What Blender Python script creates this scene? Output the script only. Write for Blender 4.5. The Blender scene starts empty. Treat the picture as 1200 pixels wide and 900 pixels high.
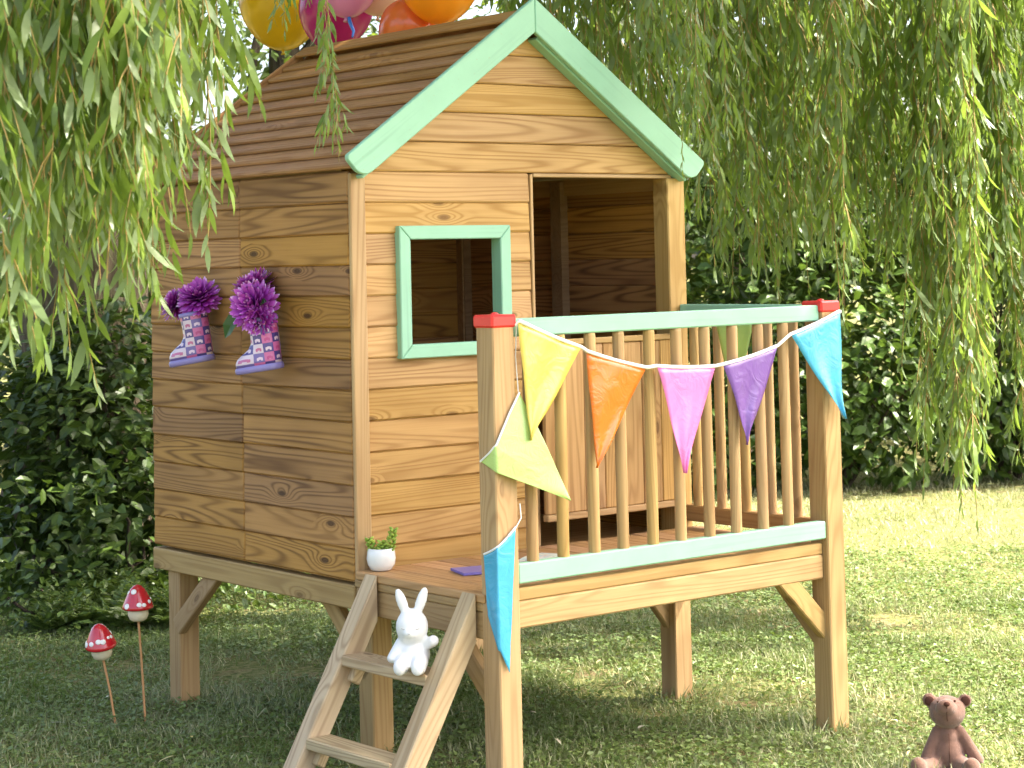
import bpy, bmesh, math, random
import numpy as np
from mathutils import Vector, Matrix
random.seed(7); rng = np.random.default_rng(7)
R = math.radians
scene = bpy.context.scene
col = scene.collection

# ------------------------------------------------------------------ camera
CAM = Vector((-3.519, -5.2266, 1.5152))
YAW, PITCH, ROLL = 0.6728, 0.0414, -0.0228
fw = Vector((math.sin(YAW)*math.cos(PITCH), math.cos(YAW)*math.cos(PITCH), math.sin(PITCH)))
rt = Vector((math.cos(YAW), -math.sin(YAW), 0)); up = rt.cross(fw)
cr, sr = math.cos(ROLL), math.sin(ROLL)
rt2, up2 = cr*rt+sr*up, -sr*rt+cr*up
cam = bpy.data.cameras.new('camera'); camo = bpy.data.objects.new('camera', cam); col.objects.link(camo)
m = Matrix((rt2, up2, -fw)).transposed().to_4x4(); m.translation = CAM
camo.matrix_world = m
cam.sensor_width = 36; cam.lens = 2403.2/1200*36
cam.shift_x = 0.0; cam.shift_y = -242.4/1200
cam.clip_end = 800; cam.clip_start = 0.05
cam.dof.use_dof = True; cam.dof.focus_distance = 6.3; cam.dof.aperture_fstop = 10
scene.camera = camo

# ------------------------------------------------------------------ sky, sun, exposure
SUN_DIR = Vector((0.50, -0.42, 0.80)).normalized()          # towards the sun
w = bpy.data.worlds.new('World'); scene.world = w; w.use_nodes = True
nt = w.node_tree; bg = nt.nodes['Background']
sky = nt.nodes.new('ShaderNodeTexSky'); sky.sky_type = 'NISHITA'; sky.sun_disc = False
sky.sun_elevation = math.asin(SUN_DIR.z)
sky.sun_rotation = math.atan2(SUN_DIR.x, SUN_DIR.y)
sky.air_density = 0.7; sky.dust_density = 5.0; sky.ozone_density = 0.3
nt.links.new(sky.outputs[0], bg.inputs[0]); bg.inputs[1].default_value = 0.15
sl = bpy.data.lights.new('sun', 'SUN'); sl.energy = 3.3; sl.angle = R(0.6); sl.color = (1, .965, .90)
so = bpy.data.objects.new('sun', sl); col.objects.link(so)
so.rotation_euler = SUN_DIR.to_track_quat('Z', 'Y').to_euler(); so.location = (8, -6, 12)
vs = scene.view_settings
vs.view_transform = 'Standard'; vs.look = 'None'; vs.gamma = 1; vs.exposure = 2.60; vs.use_curve_mapping = False
vs.use_white_balance = True; vs.white_balance_temperature = 6900; vs.white_balance_tint = 8
cy = scene.cycles
cy.use_denoising = True
cy.max_bounces = 8; cy.diffuse_bounces = 4; cy.glossy_bounces = 3; cy.transmission_bounces = 4
cy.sample_clamp_indirect = 6.0

# ------------------------------------------------------------------ site axes: u across the garden, v into it (metres from where one stands)
U = Vector((math.cos(YAW), -math.sin(YAW), 0)); V = Vector((math.sin(YAW), math.cos(YAW), 0))
O = Vector((CAM.x, CAM.y, 0))
def S(u, v, z=0.0): return O + U*u + V*v + Vector((0, 0, z))

# ------------------------------------------------------------------ materials
def newmat(name):
    mt = bpy.data.materials.new(name); mt.use_nodes = True
    n = mt.node_tree.nodes; b = n['Principled BSDF']
    return mt, mt.node_tree, b
class NT:
    def __init__(s, t): s.t = t
    def n(s, typ, **kw):
        x = s.t.nodes.new('ShaderNode'+typ)
        for k, v in kw.items(): setattr(x, k, v)
        return x
    def l(s, a, b): s.t.links.new(a, b)
    def math(s, op, a, b=None, clamp=False):
        x = s.n('Math', operation=op, use_clamp=clamp)
        for i, q in enumerate((a, b)):
            if q is None: continue
            if isinstance(q, (int, float)): x.inputs[i].default_value = q
            else: s.l(q, x.inputs[i])
        return x.outputs[0]
    def mix(s, f, a, b, blend='MIX'):
        x = s.n('Mix', data_type='RGBA', blend_type=blend)
        for i, q in ((0, f), (6, a), (7, b)):
            if isinstance(q, (int, float)): x.inputs[i].default_value = q
            elif isinstance(q, tuple): x.inputs[i].default_value = (*q, 1)
            else: s.l(q, x.inputs[i])
        return x.outputs[2]
    def ramp(s, f, stops):
        x = s.n('ValToRGB'); e = x.color_ramp.elements
        while len(e) < len(stops): e.new(.5)
        for q, (p, c) in zip(e, stops):
            q.position = p; q.color = (*c, 1) if isinstance(c, tuple) else (c, c, c, 1)
        s.l(f, x.inputs[0]); return x.outputs[0]
    def noise(s, vec, scale, detail=2, rough=.5, dist=0):
        x = s.n('TexNoise'); x.inputs['Scale'].default_value = scale; x.inputs['Detail'].default_value = detail
        x.inputs['Roughness'].default_value = rough; x.inputs['Distortion'].default_value = dist
        s.l(vec, x.inputs['Vector']); return x.outputs[0]
    def mapping(s, vec, scale=(1, 1, 1), loc=(0, 0, 0)):
        x = s.n('Mapping'); x.inputs['Scale'].default_value = scale; x.inputs['Location'].default_value = loc
        s.l(vec, x.inputs[0]); return x.outputs[0]
    def bump(s, h, strength, dist, bsdf):
        x = s.n('Bump'); x.inputs['Strength'].default_value = strength; x.inputs['Distance'].default_value = dist
        s.l(h, x.inputs['Height']); s.l(x.outputs[0], bsdf.inputs['Normal'])

def objvec(t):
    """object coordinates shifted by a random amount for each board"""
    tc = t.n('TexCoord'); oi = t.n('ObjectInfo')
    c = t.n('CombineXYZ')
    t.l(t.math('MULTIPLY', oi.outputs['Random'], 41.0), c.inputs[0])
    t.l(t.math('MULTIPLY', oi.outputs['Random'], 17.3), c.inputs[1])
    t.l(t.math('MULTIPLY', oi.outputs['Random'], 7.7), c.inputs[2])
    a = t.n('VectorMath', operation='ADD'); t.l(tc.outputs['Object'], a.inputs[0]); t.l(c.outputs[0], a.inputs[1])
    return a.outputs[0], oi.outputs['Random']

def pine(name, light, mid, dark, ring=.55, knots=1.0, rough=.62, var=.22, spec=.3):
    mt, tree, b = newmat(name); t = NT(tree)
    v, rnd = objvec(t)
    n1 = t.noise(t.mapping(v, (.42, 7.0, 7.0)), 1.0, 2.0, .4, .15)
    vo = t.n('TexVoronoi'); vo.feature = 'F1'; vo.voronoi_dimensions = '2D'
    t.l(t.mapping(v, (3.2, 8.5, 8.5)), vo.inputs['Vector']); vo.inputs['Scale'].default_value = 1.0
    d = vo.outputs['Distance']
    sepc = t.n('SeparateColor'); t.l(vo.outputs['Color'], sepc.inputs[0])
    has = t.math('GREATER_THAN', sepc.outputs[0], .86)
    near = t.math('SUBTRACT', 1.0, t.math('MULTIPLY', d, 2.2), True)
    near = t.math('MULTIPLY', t.math('POWER', near, 2.2), has)
    field = t.math('ADD', t.math('MULTIPLY', n1, 24.0), t.math('MULTIPLY', near, 4.5*knots))
    s = t.math('SINE', t.math('MULTIPLY', field, 6.283))
    rings = t.math('POWER', t.math('MULTIPLY_ADD', s, .5) if False else t.math('ADD', t.math('MULTIPLY', s, .5), .5), 2.4)
    fine = t.noise(t.mapping(v, (2.5, 150, 150)), 1.0, 3, .6)
    broad = t.noise(t.mapping(v, (1.0, 3.0, 3.0)), 1.3, 3, .6)
    cut = t.ramp(t.noise(t.mapping(v, (1.5, 4, 4)), 1.7, 2), [(.3, .45), (.62, 1.0)])
    c = t.mix(t.math('MULTIPLY', t.math('MULTIPLY', rings, cut), ring), light, dark)
    c = t.mix(t.ramp(fine, [(.42, 0.0), (.75, .55)]), c, mid)
    c = t.mix(t.ramp(broad, [(.45, 0.0), (.8, .55)]), c, dark)
    knot = t.math('MULTIPLY', t.ramp(d, [(0.05, 1.0), (0.10, 0.0)]), has)
    c = t.mix(t.math('MULTIPLY', knot, .8*knots), c, tuple(x*.6 for x in dark))
    hv = t.n('HueSaturation'); t.l(c, hv.inputs['Color'])
    t.l(t.math('ADD', t.math('MULTIPLY', rnd, var*2), 1-var), hv.inputs['Value'])
    r2 = t.math('FRACT', t.math('MULTIPLY', rnd, 7.31))
    t.l(t.math('ADD', t.math('MULTIPLY', r2, .010), .495), hv.inputs['Hue'])
    t.l(t.math('ADD', t.math('MULTIPLY', r2, .14), .92), hv.inputs['Saturation'])
    t.l(hv.outputs[0], b.inputs['Base Color'])
    b.inputs['Specular IOR Level'].default_value = spec
    t.l(t.math('ADD', t.math('MULTIPLY', rings, .12), rough-.06), b.inputs['Roughness'])
    t.bump(t.math('ADD', t.math('MULTIPLY', rings, .6), t.math('MULTIPLY', fine, .9)), .35, .0015, b)
    return mt

def paint(name, colr, rough=.5, vary=.06, spec=.35, grain=.25):
    mt, tree, b = newmat(name); t = NT(tree)
    v, rnd = objvec(t)
    n = t.noise(t.mapping(v, (2, 60, 60)), 1, 3, .6)
    n2 = t.noise(v, 9, 4, .6)
    dk = tuple(x*(1-3*vary) for x in colr); lt = tuple(min(1, x*(1+vary)) for x in colr)
    c = t.mix(t.ramp(n2, [(.35, 0.0), (.7, 1.0)]), lt, colr)
    c = t.mix(t.ramp(n, [(.55, 0.0), (.85, .7)]), c, dk)
    sp = t.noise(v, 90, 2, .5)
    c = t.mix(t.ramp(sp, [(.70, 0.0), (.76, .35)]), c, (.30, .24, .14))
    t.l(c, b.inputs['Base Color']); b.inputs['Roughness'].default_value = rough
    b.inputs['Specular IOR Level'].default_value = spec
    t.bump(n, grain, .001, b)
    return mt

def plastic(name, colr, rough=.3, coat=0.0, transl=0.0, wrinkle=0.0, spec=.5, sss=0.0):
    mt, tree, b = newmat(name); t = NT(tree)
    tc = t.n('TexCoord')
    n = t.noise(tc.outputs['Object'], 14, 3, .5)
    dk = tuple(x*.9 for x in colr)
    c = t.mix(t.ramp(n, [(.3, 0.0), (.7, 1.0)]), dk, colr)
    t.l(c, b.inputs['Base Color'])
    b.inputs['Roughness'].default_value = rough; b.inputs['Coat Weight'].default_value = coat
    b.inputs['Specular IOR Level'].default_value = spec
    if sss: b.inputs['Subsurface Weight'].default_value = sss; b.inputs['Subsurface Radius'].default_value = (.02, .02, .02); b.inputs['Subsurface Scale'].default_value = .3
    if wrinkle:
        n2 = t.noise(tc.outputs['Object'], 15, 3, .5, 1.5)
        n3 = t.math('ABSOLUTE', t.math('SUBTRACT', n2, .5))
        t.bump(n3, wrinkle, .02, b)
    if transl:
        tr = t.n('BsdfTranslucent'); t.l(c, tr.inputs[0])
        mx = t.n('MixShader'); mx.inputs[0].default_value = transl
        t.l(b.outputs[0], mx.inputs[1]); t.l(tr.outputs[0], mx.inputs[2])
        t.l(mx.outputs[0], tree.nodes['Material Output'].inputs[0])
    return mt

def leafmat(name, lo, hi, back=None, transl=.35, rough=.42, spec=.45, attr='var', tint=(.32, .42, .04)):
    mt, tree, b = newmat(name); t = NT(tree)
    a = t.n('Attribute'); a.attribute_name = attr
    c = t.ramp(a.outputs['Fac'], [(0, lo), (.8, hi), (1.0, tuple(min(1, x*1.35) for x in hi))])
    if back:
        g = t.n('NewGeometry'); c = t.mix(g.outputs['Backfacing'], c, back)
    t.l(c, b.inputs['Base Color']); b.inputs['Roughness'].default_value = rough
    b.inputs['Specular IOR Level'].default_value = spec
    tr = t.n('BsdfTranslucent'); t.l(t.mix(.55, c, tint), tr.inputs[0])
    mx = t.n('MixShader'); mx.inputs[0].default_value = transl
    t.l(b.outputs[0], mx.inputs[1]); t.l(tr.outputs[0], mx.inputs[2])
    t.l(mx.outputs[0], tree.nodes['Material Output'].inputs[0])
    return mt

M = {}
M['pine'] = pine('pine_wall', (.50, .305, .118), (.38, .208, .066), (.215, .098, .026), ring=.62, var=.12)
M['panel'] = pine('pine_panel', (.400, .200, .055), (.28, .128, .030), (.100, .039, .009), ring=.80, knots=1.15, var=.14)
M['post'] = pine('pine_post', (.46, .300, .125), (.37, .222, .080), (.235, .122, .038), ring=.5, knots=.6, var=.08)
M['deck'] = pine('pine_deck', (.47, .27, .12), (.34, .18, .07), (.22, .11, .04), ring=.5, knots=.8)
M['weathered'] = pine('weathered_pine', (.54, .405, .235), (.43, .30, .155), (.25, .155, .07), ring=.6, knots=.9, var=.1, rough=.75)
M['leg'] = pine('leg_pine', (.43, .28, .125), (.33, .20, .08), (.20, .105, .04), ring=.5, knots=.8, var=.1)
M['roof'] = pine('stained_roof', (.36, .185, .072), (.25, .118, .042), (.145, .060, .020), ring=.45, knots=.7, rough=.62, var=.12, spec=.22)
M['inner'] = pine('inner_batten', (.34, .21, .10), (.25, .145, .06), (.17, .09, .04), ring=.4, knots=.5)
M['mint'] = paint('mint_paint', (.245, .465, .330), .5, .09)
M['red'] = plastic('red_plastic', (.72, .03, .03), .38, .15)
M['screw'] = plastic('screw_steel', (.25, .22, .19), .4)
def P(x): return M[x]

# ------------------------------------------------------------------ object helpers
def tag(o, label=None, cat=None, group=None, kind=None):
    if label: o['label'] = label
    if cat: o['category'] = cat
    if group: o['group'] = group
    if kind: o['kind'] = kind
    return o
def empty(name, loc=(0, 0, 0), label=None, cat=None, group=None):
    o = bpy.data.objects.new(name, None); col.objects.link(o); o.location = loc; o.empty_display_size = .1
    return tag(o, label, cat, group)
def link(name, me, parent=None, mats=None):
    o = bpy.data.objects.new(name, me); col.objects.link(o)
    if parent is not None: o.parent = parent
    if mats is not None:
        for mm in (mats if isinstance(mats, (list, tuple)) else [mats]): 
            if mm.name not in [q.name for q in me.materials if q]: me.materials.append(mm)
    return o
_cache = {}
def boxmesh(L, Wd, T, bev, mat):
    k = (round(L, 4), round(Wd, 4), round(T, 4), round(bev, 4), mat.name)
    if k in _cache: return _cache[k]
    bm = bmesh.new(); bmesh.ops.create_cube(bm, size=1)
    bmesh.ops.scale(bm, vec=(L, Wd, T), verts=bm.verts)
    if bev: bmesh.ops.bevel(bm, geom=list(bm.edges), offset=bev, segments=1, affect='EDGES', profile=.5)
    me = bpy.data.meshes.new('board'); bm.to_mesh(me); bm.free(); me.materials.append(mat)
    _cache[k] = me; return me
def frame(c, ax, ay):
    ax = Vector(ax).normalized(); ay = Vector(ay); ay = (ay - ax*ay.dot(ax)).normalized(); az = ax.cross(ay)
    mm = Matrix((ax, ay, az)).transposed().to_4x4(); mm.translation = Vector(c); return mm
def board(name, parent, mat, c, ax, ay, L, Wd, T, bev=.004, jit=0.0):
    """a bevelled board: ax its length, ay its width; c its centre"""
    o = link(name, boxmesh(L, Wd, T, bev, mat), parent)
    c = Vector(c)
    if jit:
        c = c + Vector([random.uniform(-jit, jit) for _ in range(3)])
        ax = Vector(ax) + Vector([random.uniform(-jit, jit) for _ in range(3)])*.8
    o.matrix_basis = frame(c, ax, ay); return o
def span(name, parent, mat, x0, x1, y0, y1, z0, z1, long='x', bev=.004, jit=0.0, tilt=0.0):
    c = ((x0+x1)/2, (y0+y1)/2, (z0+z1)/2); dx, dy, dz = x1-x0, y1-y0, z1-z0
    if long == 'x': return board(name, parent, mat, c, (1, 0, 0), (0, tilt, 1), dx, dz, dy, bev, jit)
    if long == 'y': return board(name, parent, mat, c, (0, 1, 0), (tilt, 0, 1), dy, dz, dx, bev, jit)
    if long == 'yf': return board(name, parent, mat, c, (0, 1, 0), (1, 0, 0), dy, dx, dz, bev, jit)
    if long == 'xf': return board(name, parent, mat, c, (1, 0, 0), (0, 1, 0), dx, dy, dz, bev, jit)
    if long == 'z': return board(name, parent, mat, c, (0, 0, 1), (1, 0, 0), dz, dx, dy, bev, jit)
def prism(name, parent, mat, poly, thick, c, ax, ay, bev=.003):
    """poly (length, width) outline in the board's own axes, extruded by its thickness"""
    bm = bmesh.new()
    a = [bm.verts.new((x, y, -thick/2)) for x, y in poly]; b = [bm.verts.new((x, y, thick/2)) for x, y in poly]
    n = len(poly); bm.faces.new(a[::-1]); bm.faces.new(b)
    for i in range(n): bm.faces.new((a[i], a[(i+1) % n], b[(i+1) % n], b[i]))
    bmesh.ops.recalc_face_normals(bm, faces=bm.faces)
    if bev: bmesh.ops.bevel(bm, geom=list(bm.edges), offset=bev, segments=1, affect='EDGES')
    me = bpy.data.meshes.new(name); bm.to_mesh(me); bm.free(); me.materials.append(mat)
    o = link(name, me, parent); o.matrix_basis = frame(c, ax, ay); return o
def multi(name, parent, mat, boxes, bev=.003):
    """several bars fixed together as one frame; boxes are x0 x1 y0 y1 z0 z1"""
    bm = bmesh.new()
    for (x0, x1, y0, y1, z0, z1) in boxes:
        r = bmesh.ops.create_cube(bm, size=1); vv = r['verts']
        bmesh.ops.scale(bm, vec=(x1-x0, y1-y0, z1-z0), verts=vv)
        bmesh.ops.translate(bm, vec=((x0+x1)/2, (y0+y1)/2, (z0+z1)/2), verts=vv)
    me = bpy.data.meshes.new(name); bm.to_mesh(me); bm.free(); me.materials.append(mat)
    return link(name, me, parent)
def npmesh(name, verts, faces, var=None, smooth=False, midx=None):
    verts = np.asarray(verts, dtype=np.float32); faces = np.asarray(faces, dtype=np.int32); k = faces.shape[1]
    me = bpy.data.meshes.new(name); me.vertices.add(len(verts)); me.vertices.foreach_set('co', verts.ravel())
    me.loops.add(faces.size); me.loops.foreach_set('vertex_index', faces.ravel())
    me.polygons.add(len(faces)); me.polygons.foreach_set('loop_start', np.arange(0, faces.size, k, dtype=np.int32))
    if midx is not None: me.polygons.foreach_set('material_index', np.asarray(midx, dtype=np.int32))
    me.update(calc_edges=True)
    if var is not None:
        a = me.attributes.new('var', 'FLOAT', 'POINT'); a.data.foreach_set('value', np.asarray(var, dtype=np.float32))
    me.polygons.foreach_set('use_smooth', np.full(len(faces), smooth)); return me
def lathe(prof, n=32):
    """prof [(r, z)] -> verts, quads"""
    vs_, fs = [], []
    for r, z in prof:
        for i in range(n): a = 2*math.pi*i/n; vs_.append((r*math.cos(a), r*math.sin(a), z))
    for j in range(len(prof)-1):
        for i in range(n): fs.append((j*n+i, j*n+(i+1) % n, (j+1)*n+(i+1) % n, (j+1)*n+i))
    return vs_, fs
def tubes(paths, n=6):
    """[(points, radii)] -> verts, quads"""
    V_, F_ = [], []
    for pts, rad in paths:
        pts = [Vector(p) for p in pts]; base = len(V_)
        for i, p in enumerate(pts):
            d = (pts[min(i+1, len(pts)-1)] - pts[max(i-1, 0)]).normalized()
            ref = Vector((1, 0, 0)) if abs(d.x) < .8 else Vector((0, 1, 0))
            a = d.cross(ref).normalized(); b = d.cross(a)
            for k in range(n):
                t = 2*math.pi*k/n; V_.append(tuple(p + (a*math.cos(t)+b*math.sin(t))*rad[i]))
        for i in range(len(pts)-1):
            for k in range(n): F_.append((base+i*n+k, base+i*n+(k+1) % n, base+(i+1)*n+(k+1) % n, base+(i+1)*n+k))
    return V_, F_
def blob(name, parent, mat, balls, caps=(), voxel=.006, smooth=6):
    """one continuous skin over ellipsoids (centre, radii) and tapered limbs (p0, r0, p1, r1)"""
    bm = bmesh.new()
    def ell(c, r, rot=None):
        q = bmesh.ops.create_icosphere(bm, subdivisions=3, radius=1)['verts']
        mm = Matrix.Diagonal((*r, 1))
        if rot is not None: mm = rot.to_matrix().to_4x4() @ mm
        mm = Matrix.Translation(c) @ mm
        bmesh.ops.transform(bm, matrix=mm, verts=q)
    for b in balls: ell(*b)
    for p0, r0, p1, r1 in caps:
        p0, p1 = Vector(p0), Vector(p1); nseg = max(2, int((p1-p0).length/(min(r0, r1)*.35)))
        for i in range(nseg+1):
            t = i/nseg; rr = r0+(r1-r0)*t; ell(p0.lerp(p1, t), (rr, rr, rr))
    me = bpy.data.meshes.new(name); bm.to_mesh(me); bm.free()
    o = link(name, me, None, mat)
    md = o.modifiers.new('skin', 'REMESH'); md.mode = 'VOXEL'; md.voxel_size = voxel; md.use_smooth_shade = True
    sm = o.modifiers.new('smooth', 'SMOOTH'); sm.iterations = smooth; sm.factor = .5
    dg = bpy.context.evaluated_depsgraph_get(); new = bpy.data.meshes.new_from_object(o.evaluated_get(dg))
    o.modifiers.clear(); o.data = new
    if not new.materials: new.materials.append(mat)
    for p in new.polygons: p.use_smooth = True
    if parent is not None: o.parent = parent
    return o
def from_lathe(name, parent, mat, prof, n=32, mtx=None):
    v, f = lathe(prof, n); me = npmesh(name, v, f, smooth=True); me.materials.append(mat)
    o = link(name, me, parent)
    if mtx is not None: o.matrix_basis = mtx
    return o

# ================================================================== GROUND
def ground_material():
    mt, tree, b = newmat('lawn_soil'); t = NT(tree); tc = t.n('TexCoord'); v = tc.outputs['Object']
    n1 = t.noise(v, 1.6, 5, .6); n2 = t.noise(v, 35, 4, .65); n3 = t.noise(v, 6, 4, .6)
    c = t.mix(t.ramp(n1, [(.35, 0.0), (.65, 1.0)]), (.065, .095, .018), (.11, .13, .035))
    c = t.mix(t.ramp(n3, [(.5, 0.0), (.68, 1.0)]), c, (.16, .115, .06))
    c = t.mix(t.ramp(n2, [(.4, 0.0), (.75, .8)]), c, (.32, .27, .14))
    c = t.mix(t.ramp(n2, [(.25, .8), (.42, 0.0)]), c, (.03, .035, .012))
    t.l(c, b.inputs['Base Color']); b.inputs['Roughness'].default_value = .95; b.inputs['Specular IOR Level'].default_value = .1
    t.bump(n2, .8, .03, b); return mt
gm = npmesh('ground', [(-250, -250, 0), (250, -250, 0), (250, 250, 0), (-250, 250, 0)], [(0, 1, 2, 3)])
gm.materials.append(ground_material()); g = link('ground', gm); tag(g, kind='structure')

# ================================================================== PLAYHOUSE
W, D, d, ZF, Hh = 1.402, 1.256, .711, .556, 1.25
BP = Hh/13; ZW = ZF+Hh
house = empty('playhouse', (0, 0, 0), 'wooden playhouse on stilts with mint trim, brown plank roof and railed deck', 'playhouse')
TW = .018
# --- side walls: two stacks of boards each, on upright studs
def side_wall(x_in, x_out, mat):
    xa, xb = (x_out, x_in) if x_out < x_in else (x_in, x_out)
    sx0, sx1 = (xb, xb+.035) if x_out < x_in else (xa-.035, xa)
    fr = multi('side_wall', house, P('inner'), [(sx0, sx1, .012, .055, ZF, ZW), (sx0, sx1, .60, .66, ZF, ZW), (sx0, sx1, D-.06, D-.02, ZF, ZW)])
    for i in range(13):
        z0 = ZF+i*BP
        span('plank', fr, mat, xa, xb, .0015, .6425, z0-.0006, z0+BP+.0006, 'y', .005, .0003, .045 if x_out < x_in else -.045)
        z0 += .003
        span('plank', fr, mat, xa, xb, .6445, D, z0-.0036, z0+BP-.0024, 'y', .005, .0003, .045 if x_out < x_in else -.045)
    return fr
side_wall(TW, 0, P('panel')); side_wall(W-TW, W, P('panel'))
for xa in (.0195, W-.0335): span('wall_plate', house, P('inner'), xa, xa+.014, .062, D-.062, 1.755, 1.8165, 'y', .001)
# --- gable outline: height of the roof underside above a point x
SL = math.tan(R(35.2)); RZ = 2.272
def zroof(x): return RZ - abs(x-W/2)*SL
def xroof(z): return (RZ-z)/SL           # half width at z
# --- front wall
fr = multi('front_wall', house, P('inner'), [(.06, .10, .019, .05, ZF, ZW), (.635, .68, .019, .05, ZF, ZW), (.10, .635, .019, .05, ZW-.05, ZW)])
DX0, DX1, DZ1 = .724, 1.318, 1.797
WX0, WX1, WZ0, WZ1 = .20, .592, 1.245, 1.612
for i in range(13):
    z0 = ZF+i*BP; z1 = z0+BP
    if z1 < WZ0+.01 or z0 > WZ1-.01: segs = [(.057, DX0-.006)]
    else: segs = [(.057, WX0), (WX1, DX0-.006)]
    for a, b_ in segs: span('plank', fr, P('pine'), a, b_, 0, TW, z0-.0005, z1+.0005, 'x', .005, .0004, .055)
def gable(parent, mat, y0, y1):
    z = ZW
    while z < RZ-.02:
        z1 = min(z+BP, RZ-.004)
        a, b_ = xroof(z), xroof(z1)
        lim = W/2-.004
        poly = [(-min(a, lim), 0), (min(a, lim), 0)]
        if a > lim and b_ < lim: 
            zz = zroof(W/2+lim)-z
            if zz > .004: poly += [(lim, zz)]
        poly += [(min(b_, lim), z1-z-.0016)]
        if b_ > .012: poly += [(-min(b_, lim), z1-z-.0016)]
        if a > lim and b_ < lim:
            zz = zroof(W/2+lim)-z
            if zz > .004: poly += [(-lim, zz)]
        if len(poly) >= 3: prism('plank', parent, mat, poly, y1-y0, (W/2, (y0+y1)/2-.002, z+.0008), (1, 0, 0), (0, .05, 1), .004)
        z = z1
gable(fr, P('pine'), 0, TW)
# corner batten, door jambs and head
span('corner_trim', house, P('post'), -.001, .056, -.016, -.0005, ZF-.005, 1.80, 'z', .004)
cp = span('corner_trim', house, P('post'), DX1, W-.002, -.016, .060, ZF-.005, ZW-.012, 'z', .004)
span('door_jamb', house, P('post'), DX0-.005, DX0+.006, -.004, .05, ZF, ZW-.004, 'z', .002)
span('door_head', house, P('post'), DX0+.007, DX1+.03, -.006, .04, DZ1-.004, ZW-.001, 'x', .002)
# --- back wall with the same boards
br = multi('back_wall', house, P('inner'), [(.02, .06, D-.055, D-.0195, ZF, ZW), (.66, .72, D-.055, D-.0195, ZF, ZW), (W-.06, W-.021, D-.055, D-.0195, ZF, ZW)])
for i in range(13):
    z0 = ZF+i*BP
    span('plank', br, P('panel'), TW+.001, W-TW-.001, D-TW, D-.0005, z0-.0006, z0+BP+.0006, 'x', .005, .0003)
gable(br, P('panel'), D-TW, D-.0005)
# --- window frame, four mitred pieces
def window():
    x0, x1, z0, z1 = .175, .617, 1.222, 1.636; t_ = .043
    o = None
    for poly, nm in (([(x0, z1), (x1, z1), (x1-t_, z1-t_), (x0+t_, z1-t_)], 'top'), ([(x0, z0), (x0+t_, z0+t_), (x1-t_, z0+t_), (x1, z0)], 'bottom'),
                 ([(x0, z0), (x0, z1), (x0+t_, z1-t_), (x0+t_, z0+t_)], 'l'), ([(x1, z0), (x1-t_, z0+t_), (x1-t_, z1-t_), (x1, z1)], 'r')):
        cx = sum(p[0] for p in poly)/4; cz = sum(p[1] for p in poly)/4
        if nm in 'lr': pl = [((p[1]-cz)*.9975, -(p[0]-cx)*.99) for p in poly]; ax, ay = (0, 0, 1), (-1, 0, 0)
        else: pl = [((p[0]-cx)*.9975, (p[1]-cz)*.99) for p in poly]; ax, ay = (1, 0, 0), (0, 0, 1)
        q = prism('window_frame' if o is None else 'frame_member', house if o is None else o, P('mint'), pl, .052, (cx, .002, cz), ax, ay, .003)
        if o is None: o = q
        else: q.matrix_basis = o.matrix_basis.inverted() @ q.matrix_basis
window()
# --- half door: ledges behind, boards in front
hd = multi('half_door', house, P('inner'), [(.735, 1.325, -.022, -.0175, .70, .76)])
span('ledge', hd, P('inner'), .735, 1.325, -.022, -.0175, 1.18, 1.235, 'x', .001)
nb = 7; x0, x1 = .728, 1.328; bw = (x1-x0)/nb
for i in range(nb):
    span('door_board', hd, P('pine'), x0+i*bw+.0008, x0+(i+1)*bw-.0008, -.040, -.0225, .690, 1.238, 'z', .0035, .0006)
span('ledge', hd, P('post'), x0, x1, -.046, -.0176, 1.2385, 1.258, 'x', .003)
span('ledge', hd, P('post'), x0, x1, -.046, -.0176, .668, .6895, 'x', .003)
for zz in (.78, 1.17): 
    span('hinge', hd, P('screw'), x1-.045, x1+.02, -.0165, -.0142, zz-.02, zz+.02, 'x', .0008)
# --- roof
a35 = R(35.2); cs, sn = math.cos(a35), math.sin(a35)
roof = multi('roof', house, P('inner'), [(W/2-.016, W/2+.016, TW+.002, D-TW-.002, RZ-.075, RZ-.02)])
RT = RZ + .025                                           # top of the deck of rafters at the ridge
ey0, ey1 = -.045, D+.055
NB = 11; rp = .0752
for side in (-1, 1):
    dirn = Vector((side*cs, 0, -sn)); nrm = Vector((side*sn, 0, cs))
    for i in range(NB):
        s = .028+rp*(i+.5)
        tilt = R(13)
        wd = dirn*math.cos(tilt)+nrm*math.sin(tilt)       # lower edge of each board rides over the next
        c = Vector((W/2, (ey0+ey1)/2, RT)) + dirn*s + nrm*.012
        o = board('roof_board', roof, P('roof'), c, (0, 1, 0), wd, ey1-ey0, rp+.022, .019, .006, .0012)
    # flat rake board along the back edge
    L = .90
    c = Vector((W/2, ey1+.009, RT)) + dirn*(L/2) + nrm*.0
    board('rake_board', roof, P('roof'), c, dirn, nrm, L, .075, .016, .004)
# ridge cap
board('ridge_cap', roof, P('roof'), (W/2-.022, (ey0+ey1)/2, RT+.026), (0, 1, 0), (-cs, 0, -sn), ey1-ey0, .06, .014, .004)
board('ridge_cap', roof, P('roof'), (W/2+.022, (ey0+ey1)/2, RT+.026), (0, 1, 0), (cs, 0, -sn), ey1-ey0, .06, .014, .004)
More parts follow.
